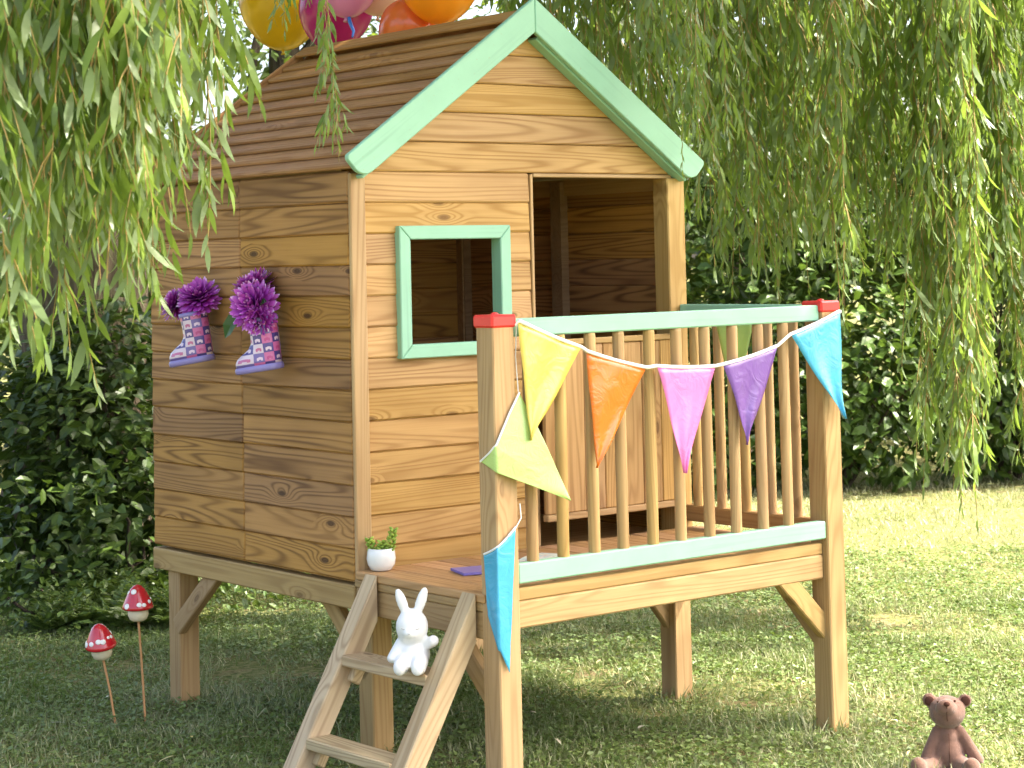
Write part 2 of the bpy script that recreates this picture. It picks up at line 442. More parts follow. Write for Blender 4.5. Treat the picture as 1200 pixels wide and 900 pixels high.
# bargeboards with a rounded foot
for side in (-1, 1):
    dirn = Vector((side*cs, 0, -sn)); nrm = Vector((side*sn, 0, cs))
    bwid = .092; Lb = .878
    pl = []
    k0 = bwid*sn/cs
    top, bot = bwid/2+.006, -bwid/2+.006
    # plumb cut at the apex, half-round foot
    pl = [(-top*sn/cs*1.0+.0005, top), (-bot*sn/cs+.0005, bot)]
    for a in (0, 15, 30, 45, 60, 75, 90): 
        q = R(a); pl.append((Lb-.05+.05*math.sin(q), bot+.05-.05*math.cos(q)))
    pl.append((Lb+.004, top-.012)); pl.append((Lb-.004, top))
    c = Vector((W/2, -.061, RZ+.040))
    if side == -1:                                        # length runs down the slope, width up from it
        prism('bargeboard', roof, P('mint'), pl, .021, c, dirn, nrm, .003)
    else: prism('bargeboard', roof, P('mint'), pl, .021, c, dirn, nrm, .003)
    # soffit strip under the bargeboard
    sc = Vector((W/2, -.024, RZ-.008)) + dirn*.43
    board('soffit', roof, P('mint'), sc, dirn, (0, 1, 0), .80, .047, .012, .002)
# --- floor frame, beams, legs
fl = multi('floor_frame', house, P('inner'), [(.045, W-.045, y-.02, y+.02, .50, .548) for y in (.3, .62, .95, -.25, -.5)])
span('beam', fl, P('leg'), -.004, .040, .0, D+.004, .470, .543, 'y', .004)
span('beam', fl, P('leg'), W-.040, W+.004, .0, D+.004, .470, .543, 'y', .004)
span('beam', fl, P('leg'), -.0, .040, -.66, -.003, .462, .540, 'y', .004)
span('beam', fl, P('leg'), -.006, .045, -.64, -.004, .5405, .5645, 'y', .003)
span('beam', fl, P('leg'), W-.040, W+.0, -.66, -.003, .470, .562, 'y', .004)
span('beam', fl, P('leg'), .042, W-.042, D-.05, D-.005, .47, .545, 'x', .004)
span('beam', fl, P('post'), .075, W-.077, -.692, -.655, .488, .5635, 'x', .005)
span('beam', fl, P('post'), .075, W-.077, -.690, -.655, .5645, .601, 'x', .004)
span('floor_sheet', fl, P('deck'), .02, W-.02, .02, D-.02, .549, .566, 'xf', 0)
nd = 14; bw = (W+.02)/nd
for i in range(nd):
    a = -.012+i*bw
    span('deck_board', fl, P('deck'), a+.0015, a+bw-.0015, -.654, -.018, .566, .590, 'yf', .003, .0008)
SP = .0775
def leg(x, y, z1, mat=None): return span('leg', house, mat or P('leg'), x, x+SP, y, y+SP, -.03, z1, 'z', .004)
leg(.02, 1.12, .4695); leg(.088, .045, .50); leg(1.275, -.045, .50); leg(1.30, 1.12, .4695)
def post(x):
    o = span('post', house, P('post'), x, x+SP, -d, -d+SP, -.03, 1.338, 'z', .004)
    c = boxmesh(.036, .090, .090, .006, P('red'))
    k = link('post_cap', c, o); k.matrix_basis = o.matrix_basis.inverted() @ frame((x+SP/2, -d+SP/2, 1.339+.012), (0, 0, 1), (1, 0, 0))
    v, f = lathe([(.0001, .0), (.012, 0), (.011, .004), (.006, .007), (.0001, .0075)], 16)
    me = npmesh('cap_button', v, f, smooth=True); me.materials.append(P('red'))
    kk = link('cap_button', me, o); kk.matrix_basis = o.matrix_basis.inverted() @ Matrix.Translation((x+SP/2, -d+SP/2, 1.368))
post(-.003); post(W-SP+.003)
# diagonal braces
def brace(p0, p1, wd=.062, th=.034, mat=None):
    p0, p1 = Vector(p0), Vector(p1); ax = p1-p0
    side = Vector((0, 0, 1)).cross(ax).normalized()
    ay = ax.cross(side)
    board('brace', house, mat or P('leg'), (p0+p1)/2, ax, ay, ax.length, wd, th, .004)
brace((.030, 1.14, .275), (.030, .86, .50)); brace((.105, .07, .25), (.105, .33, .49)); 
brace((.035, -.66, .27), (.035, -.42, .50), mat=P('post')); brace((1.36, -.67, .31), (1.14, -.672, .52)); brace((1.31, .0, .26), (1.12, .0, .49))
brace((1.34, 1.14, .275), (1.34, .86, .50)); brace((1.365, -.66, .27), (1.365, -.42, .50))
# --- railings
rl = span('railing', house, P('mint'), .0755, W-SP+.0025, -.702, -.668, 1.305, 1.356, 'x', .004)
inv = rl.matrix_basis.inverted()
def rel(o): o.matrix_basis = inv @ o.matrix_basis; return o
rel(span('bottom_rail', rl, P('mint'), .0755, W-SP+.0025, -.706, -.672, .615, .671, 'x', .004))
def baluster_mesh(h, r):
    prof = [(.0001, 0), (r*.93, 0), (r, .01), (r, h-.01), (r*.93, h), (.0001, h)]
    v, f = lathe(prof, 12); v = [(z, x, y) for x, y, z in v]
    me = npmesh('baluster', v, f, smooth=True); me.materials.append(P('post'))
    return me
bmsh = baluster_mesh(.69, .0178)
for i in range(10):
    o = link('baluster', bmsh, rl); o.matrix_basis = inv @ frame((.142+i*.1155+random.uniform(-.003, .003), -.6845, .6145), (random.uniform(-.006, .006), 0, 1), (1, 0, 0))
rl2 = span('railing', house, P('mint'), W-.042, W-.006, -.632, -.0165, 1.312, 1.356, 'y', .004)
inv = rl2.matrix_basis.inverted()
rel(span('bottom_rail', rl2, P('deck'), W-.042, W-.006, -.632, -.0165, .612, .667, 'y', .004))
for i in range(5):
    o = link('baluster', bmsh, rl2); o.matrix_basis = inv @ frame((W-.024, -.068-i*.1165, .62), (0, 0, 1), (1, 0, 0))

# ================================================================== LADDER
lad = empty('ladder', (-.34, -.35, 0), 'weathered grey pine ladder propped against the deck edge', 'ladder')
def lboard(name, par, c, ax, ay, L, wd, th):
    o = board(name, par, P('weathered'), c, ax, ay, L, wd, th, .004); o.matrix_basis = Matrix.Translation(-lad.location) @ o.matrix_basis; return o
ldir = Vector((-.5, 0, -.866))
for ya, yb in ((-.138, -.074), (-.622, -.556)):
    nl = Vector((-.866, 0, .5))
    Lb = .70
    # plumb cut at the top, level cut on the grass
    poly = [(.0, .0), (Lb, .0), (Lb+.03, -.056), (-.032*3.0+.0, -.056)]
    o = prism('stringer', lad, P('weathered'), [(0, 0), (Lb, 0), (Lb-.039, -.068), (.118, -.068)], yb-ya, Vector((-.012, (ya+yb)/2, .592)), ldir, nl, .004)
    o.matrix_basis = Matrix.Translation(-lad.location) @ o.matrix_basis
for z in (.372, .150):
    xo = -.006-(.592-z)*.577
    lboard('rung', lad, (xo+.030, -.3475, z-.016), (0, 1, 0), (1, 0, 0), .424, .088, .032)
    for y in (-.150, -.545): lboard('cleat', lad, (xo+.035, y, z-.052), (-.5, 0, -.866), (0, 1, 0), .07, .027, .035)

# ================================================================== VEGETATION
def basis(dirs, ups):
    """rotation matrices (n,3,3) whose x column is dir"""
    x = dirs/np.linalg.norm(dirs, axis=1, keepdims=True)
    y = np.cross(ups, x); ny = np.linalg.norm(y, axis=1, keepdims=True); y = y/np.maximum(ny, 1e-6)
    z = np.cross(x, y); return np.stack([x, y, z], axis=2)
def scatter(tv, tf, pos, rot, size, wid=None):
    """copies of a leaf outline tv/tf at pos with rot, length size and width wid"""
    n, k = len(pos), len(tv)
    sc = np.stack([size, size if wid is None else wid, size], axis=1)
    v = np.einsum('nij,nkj->nki', rot, tv[None]*sc[:, None, :]) + pos[:, None, :]
    f = tf[None]+(np.arange(n)*k)[:, None, None]
    return v.reshape(-1, 3), f.reshape(-1, tf.shape[1])
# outlines: x along the leaf (0..1), y across (-.5...5), z fold and droop
BROAD_V = np.array([(0, 0, 0), (.28, .40, .05), (.66, .40, .02), (1, 0, -.16), (.66, -.40, .02), (.28, -.40, .05), (.5, 0, -.03)], float)
BROAD_F = np.array([(0, 6, 1), (1, 6, 2), (2, 6, 3), (3, 6, 4), (4, 6, 5), (5, 6, 0)])
SMALL_V = np.array([(0, 0, 0), (.5, .42, .06), (1, 0, -.1), (.5, -.42, .06)], float)
SMALL_F = np.array([(0, 1, 2), (0, 2, 3)])
WIL_V = np.array([(0, 0, 0), (.22, .40, .015), (.22, -.40, .015), (.5, .5, -.02), (.5, -.5, -.02), (.78, .30, -.09), (.78, -.30, -.09), (1, 0, -.2)], float)
WIL_F = np.array([(0, 2, 1), (1, 2, 4), (1, 4, 3), (3, 4, 6), (3, 6, 5), (5, 6, 7)])
def rdir(n, down=0.0, flat=1.0):
    v = rng.normal(size=(n, 3)); v[:, 2] *= flat; v[:, 2] -= down
    return v/np.linalg.norm(v, axis=1, keepdims=True)
def rup(n, tilt=.5):
    v = rng.normal(size=(n, 3))*tilt; v[:, 2] += 1; return v

M['willow'] = leafmat('willow_leaf', (.048, .105, .014), (.185, .275, .045), back=(.155, .220, .088), transl=.40, tint=(.31, .44, .06))
M['shrub'] = leafmat('shrub_leaf', (.026, .058, .010), (.075, .130, .022), transl=.25, rough=.42, spec=.4, tint=(.16, .26, .03))
M['ivy'] = leafmat('ivy_leaf', (.020, .042, .007), (.060, .100, .017), transl=.2, rough=.45, spec=.35, tint=(.16, .26, .03))
M['tree'] = leafmat('tree_leaf', (.03, .062, .013), (.085, .135, .022), transl=.4, rough=.5, tint=(.34, .44, .04))
M['weed'] = leafmat('weed_leaf', (.055, .105, .02), (.13, .19, .04), transl=.3, tint=(.26, .36, .05))
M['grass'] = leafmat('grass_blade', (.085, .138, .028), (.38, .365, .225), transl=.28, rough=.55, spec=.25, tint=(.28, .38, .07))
M['clover'] = leafmat('clover_leaf', (.075, .125, .026), (.16, .215, .065), transl=.25, rough=.5, tint=(.26, .38, .05))
def stemmat(name, c1, c2, scale=40):
    mt, tree, b = newmat(name); t = NT(tree); tc = t.n('TexCoord')
    n = t.noise(tc.outputs['Object'], scale, 3, .6)
    t.l(t.mix(n, c1, c2), b.inputs['Base Color']); b.inputs['Roughness'].default_value = .7; return mt
M['twig'] = stemmat('willow_twig', (.34, .26, .07), (.22, .13, .045))
def barkmat(name, a, b2, c):
    mt, tree, b = newmat(name); t = NT(tree); tc = t.n('TexCoord')
    n = t.noise(t.mapping(tc.outputs['Object'], (9, 9, 1.6)), 2.2, 5, .65, .6); n2 = t.noise(tc.outputs['Object'], 7, 3, .6)
    cc = t.mix(t.ramp(n, [(.35, 0.0), (.62, 1.0)]), a, b2); cc = t.mix(t.ramp(n2, [(.5, 0.0), (.75, .6)]), cc, c)
    t.l(cc, b.inputs['Base Color']); b.inputs['Roughness'].default_value = .9; b.inputs['Specular IOR Level'].default_value = .15
    t.bump(n, 1.0, .05, b); return mt
M['bark'] = barkmat('willow_bark', (.045, .034, .024), (.15, .12, .085), (.09, .10, .05))
M['dbark'] = barkmat('dark_bark', (.03, .023, .017), (.085, .066, .048), (.05, .055, .03))

def hanging_branch(seed, L, leaf=.10, nside=10, spread=.055):
    """one weeping branch: a thin stem hanging from the origin, side twigs and narrow drooping leaves"""
    global rng
    keep = rng; rng = np.random.default_rng(seed)
    n = 14; t = np.linspace(0, 1, n)
    ph = rng.uniform(0, 6.28, 2); sw = rng.uniform(.015, .045)*L
    pts = np.stack([sw*np.sin(t*3.1+ph[0])-sw*np.sin(ph[0]), sw*np.sin(t*2.6+ph[1])-sw*np.sin(ph[1]), -t*L], axis=1)
    paths = [([tuple(p) for p in pts], list(np.linspace(.0032, .0011, n)))]
    lp, ld, lt = [], [], []
    def leaves_on(path, step, r_out):
        path = np.asarray(path); seg = np.linalg.norm(np.diff(path, axis=0), axis=1); cum = np.concatenate([[0], np.cumsum(seg)])
        s = rng.uniform(0, step); ang = rng.uniform(0, 6.28)
        while s < cum[-1]:
            i = min(np.searchsorted(cum, s)-1, len(seg)-1); i = max(i, 0)
            f = (s-cum[i])/max(seg[i], 1e-6); p = path[i]*(1-f)+path[i+1]*f; tn = (path[i+1]-path[i])/max(seg[i], 1e-6)
            o = np.array([math.cos(ang), math.sin(ang), 0])
            dd = tn*rng.uniform(.5, 1.1)+o*rng.uniform(.25, .75)*r_out+np.array([0, 0, -.55])
            lp.append(p); ld.append(dd); lt.append(s/cum[-1]); ang += 2.4+rng.normal()*.3; s += step*rng.uniform(.7, 1.3)
        dd = path[-1]-path[-2]; lp.append(path[-1]); ld.append(dd+np.array([0, 0, -.2])); lt.append(1)
    leaves_on(pts[1:], .030, 1.0)
    for k in range(nside):
        i = rng.integers(1, n-2); a = rng.uniform(0, 6.28); l2 = rng.uniform(.10, .26)
        o = np.array([math.cos(a), math.sin(a), 0])
        q = [pts[i]+o*spread*x*1.3*l2/.2+np.array([0, 0, -l2*(x**1.4)]) for x in np.linspace(0, 1, 5)]
        paths.append(([tuple(p) for p in q], list(np.linspace(.0018, .0008, 5))))
        leaves_on(q[1:], .026, .9)
    lp, ld, lt = np.array(lp), np.array(ld), np.array(lt)
    m_ = len(lp); sz = leaf*rng.uniform(.55, 1.15, m_)*(1-.45*lt**3)
    v, f = scatter(WIL_V, WIL_F, lp, basis(ld, rng.normal(size=(m_, 3))+np.array([0, 0, .3])), sz, sz*rng.uniform(.15, .21, m_))
    var = np.repeat(np.clip(rng.normal(.45, .22, m_)+.25*lt**4, 0, 1), len(WIL_V))
    tv, tf = tubes(paths, 4); tf = np.array([(a, b, c) for a, b, c, d_ in tf]+[(a, c, d_) for a, b, c, d_ in tf])
    allv = np.concatenate([v, np.array(tv)]); allf = np.concatenate([f, tf+len(v)])
    me = npmesh('hanging_branch', allv, allf, np.concatenate([var, np.full(len(tv), .5)]), False, np.concatenate([np.zeros(len(f)), np.ones(len(tf))]))
    me.materials.append(P('willow')); me.materials.append(P('twig'))
    rng = keep; return me
def limb_obj(name, parent, mat, paths, n=12):
    v, f = tubes(paths, n); me = npmesh(name, v, f, smooth=True); me.materials.append(mat); return link(name, me, parent)
def arc(p0, p1, rise, r0, r1, n=10, wob=.06):
    p0, p1 = Vector(p0), Vector(p1); pts = []
    for i in range(n):
        t = i/(n-1); q = p0.lerp(p1, t); q.z += rise*math.sin(math.pi*t); q += Vector([random.uniform(-wob, wob) for _ in range(3)])*(0 if i in (0, n-1) else 1); pts.append(q)
    return (pts, [r0+(r1-r0)*i/(n-1) for i in range(n)])
def trunk_paths(base, h, r, lean=(0, 0), n=12, flare=1.5):
    pts, rad = [], []
    for i in range(n):
        t = i/(n-1); pts.append(Vector(base)+Vector((lean[0]*t+random.uniform(-.02, .02), lean[1]*t+random.uniform(-.02, .02), h*t-.05)))
        rad.append(r*(1+(flare-1)*max(0, 1-t*6))*(1-.35*t))
    return (pts, rad)
def leafcloud(name, parent, mat, ells, n, size, broad=True, down=.25, aspect=.62, shell=.35, vmean=.42, wil=False):
    """leaves through the volume of several ellipsoids (centre, radii), thicker towards the skin"""
    vol = np.array([e[1][0]*e[1][1]*e[1][2] for e in ells])**.75; cnt = rng.multinomial(n, vol/vol.sum())
    P_, D_ = [], []
    for (c, r), k in zip(ells, cnt):
        u = rdir(k); rad = rng.uniform(shell, 1, k)**.6
        q = u*rad[:, None]*np.array(r)+np.array(c); P_.append(q); D_.append(u)
    p = np.concatenate(P_); o = np.concatenate(D_); m_ = len(p); ok = p[:, 2] > .02; p, o = p[ok], o[ok]; m_ = len(p)
    dd = rdir(m_)*.8+o*.8; dd[:, 2] = dd[:, 2]*.5-down
    tv, tf = (WIL_V, WIL_F) if wil else ((BROAD_V, BROAD_F) if broad else (SMALL_V, SMALL_F))
    sz = size*rng.uniform(.55, 1.2, m_); upv = rup(m_, .55)+o*.7
    v, f = scatter(tv, tf, p, basis(dd, upv), sz, sz*aspect*rng.uniform(.8, 1.2, m_))
    var = np.repeat(np.clip(rng.normal(vmean, .25, m_), 0, 1), len(tv))
    me = npmesh(name, v, f, var); me.materials.append(mat); o_ = link(name, me, parent); o_['kind'] = 'stuff'; return o_
def sv(u, v, z): q = S(u, v, z); return (q.x, q.y, q.z)
def ell(u, v, z, r): return (sv(u, v, z), r if isinstance(r, tuple) else (r, r, r))

# --- the weeping willow: trunk behind the house, limbs overhead, curtains of hanging branches
willow = empty('willow_tree', S(-2.25, 10.6), 'weeping willow with thick dark trunk and long hanging leafy branches', 'tree')
wl = Vector(willow.location)
def W_(u, v, z): return S(u, v, z)-wl
limb_obj('trunk', willow, P('bark'), [trunk_paths(W_(-2.25, 10.6, 0), 4.2, .37, (.1, -.05), 14)], 20)
tp = W_(-2.15, 10.55, 3.9)
for (u, v, z, ri, r0) in ((-.8, 4.2, 3.9, 1.2, .13), (1.4, 6.2, 4.3, 1.3, .15), (1.2, 9.2, 4.2, 1.0, .15), (2.6, 8.6, 4.4, 1.2, .13), (-3.2, 5.0, 4.2, 1.0, .12), (.2, 5.4, 4.2, 1.3, .11), (2.6, 6.0, 4.8, 1.3, .12)):
    limb_obj('limb', willow, P('bark'), [arc(tp, W_(u, v, z), ri, r0, .025, 12)], 10)
HB = {'s': [hanging_branch(100+i, .75+.1*i, .105, 9) for i in range(5)], 'm': [hanging_branch(200+i, 1.15+.12*i, .10, 15) for i in range(6)],
      'l': [hanging_branch(300+i, 1.75+.12*i, .10, 24) for i in range(6)]}
def hang(u, v, ztop, kind, sc=1.0, tilt=.03):
    me = random.choice(HB[kind]); o = link('hanging_branch', me, willow)
    o.location = W_(u, v, ztop); o.rotation_euler = (random.uniform(-tilt, tilt), random.uniform(-tilt, tilt), random.uniform(0, 6.28)); o.scale = (sc, sc, sc)
    return o
def hang_to(u, v, zend, ztop_min, sc=1.0):
    """a branch whose tip ends at zend and that starts above ztop_min"""
    need = ztop_min-zend
    kind = 's' if need < .95 else 'm' if need < 1.5 else 'l'
    o = hang(u, v, zend, kind, sc); L = -min(q.co.z for q in o.data.vertices)*sc
    o.location = W_(u, v, zend+L); return o
# near curtain, left of the house: (u, height of the tip)
NEAR = [(-1.022, 1.204), (-1.014, 1.3), (-0.979, 1.352), (-1.0, 1.405), (-0.821, 1.396), (-0.787, 1.44), (-0.769, 1.475), (-0.839, 1.475), (-0.69, 1.702), (-0.655, 1.824), (-0.717, 1.676), (-0.673, 1.754)]
for i in range(64):
    v = random.uniform(3.8, 4.6); u = random.triangular(-1.15, -.64, -.98); z = (1.475 if u < -.79 else 1.53)+random.uniform(-.07, .33)
    if i < len(NEAR): u, z = NEAR[i]
    hang_to(u, v, z, 2.15)
# spray over the roof: (u, v, height of the tip)
for u, v, z in [(-0.514, 5.75, 1.771), (-0.56, 5.8, 1.87), (-0.664, 5.8, 2.159)]: hang_to(u, v, z, 2.35, .62)
# far curtain, right of and behind the house: lower edge of the curtain along u
EDGE = [(-0.146, 2.414), (0.146, 2.196), (0.583, 1.941), (0.801, 1.54), (0.983, 1.358), (1.183, 1.231), (1.311, 1.468), (1.457, 1.504), (1.675, 1.322), (1.784, 0.885), (1.93, 0.375), (2.057, 0.594), (2.13, 1.067), (2.403, 0.958)]
def zedge(u): return float(np.interp(u, [e[0] for e in EDGE], [e[1] for e in EDGE]))
for i in range(140):
    u = 2.4*((i+.5)/140)+random.uniform(-.045, .045); v = random.uniform(7.9, 9.6)
    z = zedge(u)+(abs(random.gauss(0, .40)) if i % 3 else random.uniform(0, .09))
    hang_to(u, v, min(z, 2.5), 2.85, 1.2)
# one long tress reaching down towards the lawn
for i in range(16):
    u = random.uniform(1.70, 2.0); v = random.uniform(7.9, 8.8)
    hang_to(u, v, random.uniform(.36, .66)+abs(u-1.85)*.8, 2.6, 1.15)
# sprays in front of the right eave
for u, v, z in [(0.604, 6.75, 1.802), (0.566, 6.8, 1.889), (0.683, 6.9, 1.779), (0.509, 6.8, 1.959), (0.63, 6.7, 1.925), (0.723, 6.95, 1.853), (0.479, 6.85, 2.048)]: hang_to(u, v, z, 2.75, .7)
# crown overhead, out of view; several clumps added to shade house, post and ivy
leafcloud('crown', willow, P('willow'), [((*W_(u, v, z),), r) for u, v, z, r in (
    (.6, 6.0, 4.3, (1.3, 1.3, .7)), (2.3, 7.1, 4.5, (1.2, 1.2, .8)), (2.3, 6.0, 4.6, (1.1, 1.1, .8)), (1.8, 6.6, 4.2, (1.2, 1.2, .7)), (2.7, 7.2, 4.9, (.9, .9, .6)), (1.0, 7.8, 4.5, (1.3, 1.3, .8)), (-1.0, 5.2, 4.2, (1.2, 1.2, .7)), (-1.4, 7.6, 4.6, (1.4, 1.4, .8)),
    (-3.0, 6.5, 4.4, (1.4, 1.4, .8)), (1.5, 4.4, 4.4, (1.0, 1.0, .5)), (3.2, 6.2, 4.7, (.9, 1.0, .6)), (3.3, 5.4, 4.6, (.8, .7, .5)), (-3.7, 7.6, 2.9, (1.0, 1.3, 1.1)), (-2.6, 9.4, 4.9, (1.6, 1.6, 1.0)), (-.4, 9.8, 4.8, (1.3, 1.3, .8)), (1.2, 10.2, 4.8, (1.2, .8, .6)), (4.1, 6.5, 4.8, (.9, 1.1, .5)))], 105000, .14, aspect=.24, wil=False, broad=False, down=.7, shell=.1)

# --- ivy and shrubs on the left
def shrub(name, label, cat, mat, ells, n, size, group=None, stems=5, aspect=.62, vmean=.42, broad=True):
    c = ells[0][0]; base = Vector((c[0], c[1], 0)); t = empty(name, base, label, cat, group)
    loc = [((e[0][0]-base.x, e[0][1]-base.y, e[0][2]), e[1]) for e in ells]
    leafcloud('foliage', t, mat, loc, n, size, broad, aspect=aspect, vmean=vmean)
    for k in range(stems):
        e = random.choice(loc); p1 = Vector(e[0])+Vector([random.uniform(-.5, .5)*q for q in e[1]])
        limb_obj('stem', t, P('dbark'), [arc((random.uniform(-.15, .15), random.uniform(-.15, .15), -.03), p1, .0, .018, .006, 6, .03)], 6)
    return t
shrub('ivy_bush', 'dark ivy bush clothing the foot of the willow trunk', 'bush', P('ivy'),
      [ell(-1.98, 9.9, .75, (.50, .5, .62)), ell(-2.35, 10.0, .62, (.5, .5, .62)), ell(-1.80, 9.8, .42, (.45, .5, .45)), ell(-2.0, 10.1, 1.15, (.30, .35, .28))], 5000, .088, stems=8)
shrub('ivy_bush', 'low broad-leaved bush in front of the ivy beside the playhouse', 'bush', P('ivy'),
      [ell(-1.75, 9.3, .38, (.3, .3, .32)), ell(-2.15, 9.4, .32, (.4, .4, .3))], 900, .085, stems=4, vmean=.65)
shrub('ground_ivy', 'low ivy undergrowth creeping over the lawn edge behind the toadstools', 'ivy', P('weed'),
      [ell(-1.75, 8.95, .10, (.45, .3, .16)), ell(-2.1, 8.9, .12, (.4, .3, .18)), ell(-1.4, 9.2, .10, (.35, .3, .16)), ell(-1.25, 9.9, .12, (.5, .4, .2))], 1700, .05, stems=3, vmean=.3)
# --- background trees and shrubs
def tree(name, label, u, v, h, r, crown, n, size, lean=(0, 0), group=None, mat='tree', branches=7, broad=False, vmean=.42):
    b = S(u, v); t = empty(name, b, label, 'tree', group)
    limb_obj('trunk', t, P('dbark'), [trunk_paths((0, 0, 0), h, r, lean)], 12)
    loc = [(tuple(S(*e[:3])-b), e[3]) for e in crown]
    for k in range(branches):
        e = loc[k % len(loc)]; z0 = random.uniform(.35, .9)*h
        p1 = Vector(e[0])+Vector([random.uniform(-.6, .6)*q for q in e[1]])
        limb_obj('limb', t, P('dbark'), [arc((lean[0]*z0/h, lean[1]*z0/h, z0), p1, .2, r*.4, .012, 8, .05)], 6)
    leafcloud('crown', t, P(mat), loc, n, size, broad, vmean=vmean); return t
G = 'trees behind the garden'
tree('background_tree', 'leafy tree with dark forked trunk seen beside the roof and balloons', -1.75, 16.0, 4.6, .16,
     [(-1.6, 15.8, 3.6, (1.3, 1.1, 1.0)), (-2.6, 16.4, 4.2, (1.3, 1.2, 1.2)), (-.7, 16.2, 4.6, (1.2, 1.1, 1.1)), (-1.5, 15.6, 2.2, (1.0, .8, .6)), (-2.8, 15.8, 2.2, (1.0, .8, .7)), (-.8, 16, 2.9, (.9, .9, .7))], 9000, .105)
tree('background_tree', 'tall leafy tree on the left behind the willow trunk', -4.4, 15.5, 4.6, .18,
     [(-4.2, 15.4, 3.4, (1.2, 1.2, 1.3)), (-3.6, 15.6, 2.0, (1.0, 1.0, 1.1)), (-3.3, 15.5, 4.0, (1.0, 1.0, 1.2)), (-4.4, 15.2, 1.2, (1.1, 1.1, 1.0))], 8000, .11)
tree('background_tree', 'slim dark-trunked tree behind the shrubs at the right eave', 1.68, 15.6, 4.4, .085,
     [(1.6, 15.6, 3.5, (1.0, 1.0, .9)), (.6, 15.9, 3.4, (1.0, .9, 1.0)), (2.5, 15.8, 3.8, (1.1, .9, .9)), (1.5, 15.9, 2.0, (.9, .7, .5))], 4200, .105)
tree('background_tree', 'broad leafy tree far behind the willow curtain', 4.2, 16.4, 5.0, .2,
     [(3.9, 16.2, 3.6, (1.4, 1.3, 1.2)), (5.2, 16.4, 3.4, (1.4, 1.3, 1.3)), (4.4, 16.4, 5.0, (1.5, 1.4, 1.2)), (3.2, 16.6, 4.8, (1.4, 1.3, 1.1)), (6.2, 16.0, 4.6, (1.4, 1.4, 1.3))], 4500, .12)
def hedge(label, ells, n, size):
    c = ells[0]; t = empty('hedge', S(c[0], c[1]), label, 'hedge'); b = Vector(t.location)
    leafcloud('foliage', t, P('tree'), [(tuple(S(*e[:3])-b), e[3]) for e in ells], n, size, False, vmean=.3)
    for k in range(6): limb_obj('stem', t, P('dbark'), [trunk_paths(S(c[0]+random.uniform(-2, 2), c[1]+.3)-b, 2.2, .05)], 6)
hedge('tall dark hedge closing the garden behind the right hand shrubs', [(u, 17.6+random.uniform(-.3, .3), z, (1.0, .7, .9)) for u in (.6, 1.8, 3.0, 4.2, 5.4, 6.6) for z in (.8, 2.0)]+[(2.6, 17.8, 3.0, (.9, .7, .5))], 14000, .19)
hedge('tall dark hedge behind the willow trunk and ivy', [(u, 17.4+random.uniform(-.3, .3), z, (1.0, .7, .9)) for u in (-5.4, -4.2, -3.0, -1.8, -.6) for z in (.8, 1.8)], 10000, .19)
HS = 'shrubs along the back of the lawn'
shrub('laurel_shrub', 'dense round-leaved dark shrub beside the right deck post', 'shrub', P('shrub'),
      [ell(2.05, 13.4, 1.0, (.75, .6, .95)), ell(2.45, 13.3, .6, (.6, .55, .6)), ell(1.9, 13.6, 1.9, (.7, .6, .7)), ell(2.4, 13.9, 2.5, (.8, .6, .7)), ell(1.55, 13.5, .8, (.6, .5, .8))], 6500, .10, HS, 9)
shrub('laurel_shrub', 'dark shrub framed by the tip of the long willow curtain', 'shrub', P('shrub'),
      [ell(3.3, 13.7, 1.0, (.8, .6, .95)), ell(3.9, 13.6, .8, (.7, .6, .8)), ell(3.2, 13.9, 1.9, (.8, .6, .8)), ell(3.5, 14.1, 2.7, (1.0, .6, .8)), ell(3.0, 13.5, .45, (.5, .4, .45))], 6500, .10, HS, 9)
shrub('laurel_shrub', 'dark shrub seen between the deck balusters', 'shrub', P('shrub'),
      [ell(.55, 13.6, .8, (.8, .6, .8)), ell(1.0, 13.7, 1.4, (.8, .6, 1.0)), ell(-.1, 13.9, .7, (.7, .6, .7)), ell(1.2, 13.2, .35, (.6, .4, .4)), ell(1.1, 14.2, 2.2, (.6, .6, .6))], 5500, .10, HS, 7)
shrub('laurel_shrub', 'large dark shrub mass spreading at the lawn edge right of the curtain', 'shrub', P('shrub'),
      [ell(4.9, 14.0, 1.0, (.9, .8, 1.0)), ell(5.6, 14.2, 1.2, (1.0, .8, 1.2)), ell(4.6, 14.3, 2.0, (.9, .8, .9)), ell(5.2, 14.4, 2.8, (1.1, .8, .9))], 5500, .11, HS, 7)
shrub('laurel_shrub', 'low shrub with small leaves seen under the playhouse floor', 'shrub', P('shrub'),
      [ell(-1.3, 12.0, .3, (.7, .4, .34)), ell(-.6, 12.2, .32, (.7, .4, .36)), ell(.1, 12.4, .3, (.6, .4, .32)), ell(-1.9, 11.9, .35, (.5, .4, .4))], 5200, .055, HS, 5, vmean=.6)
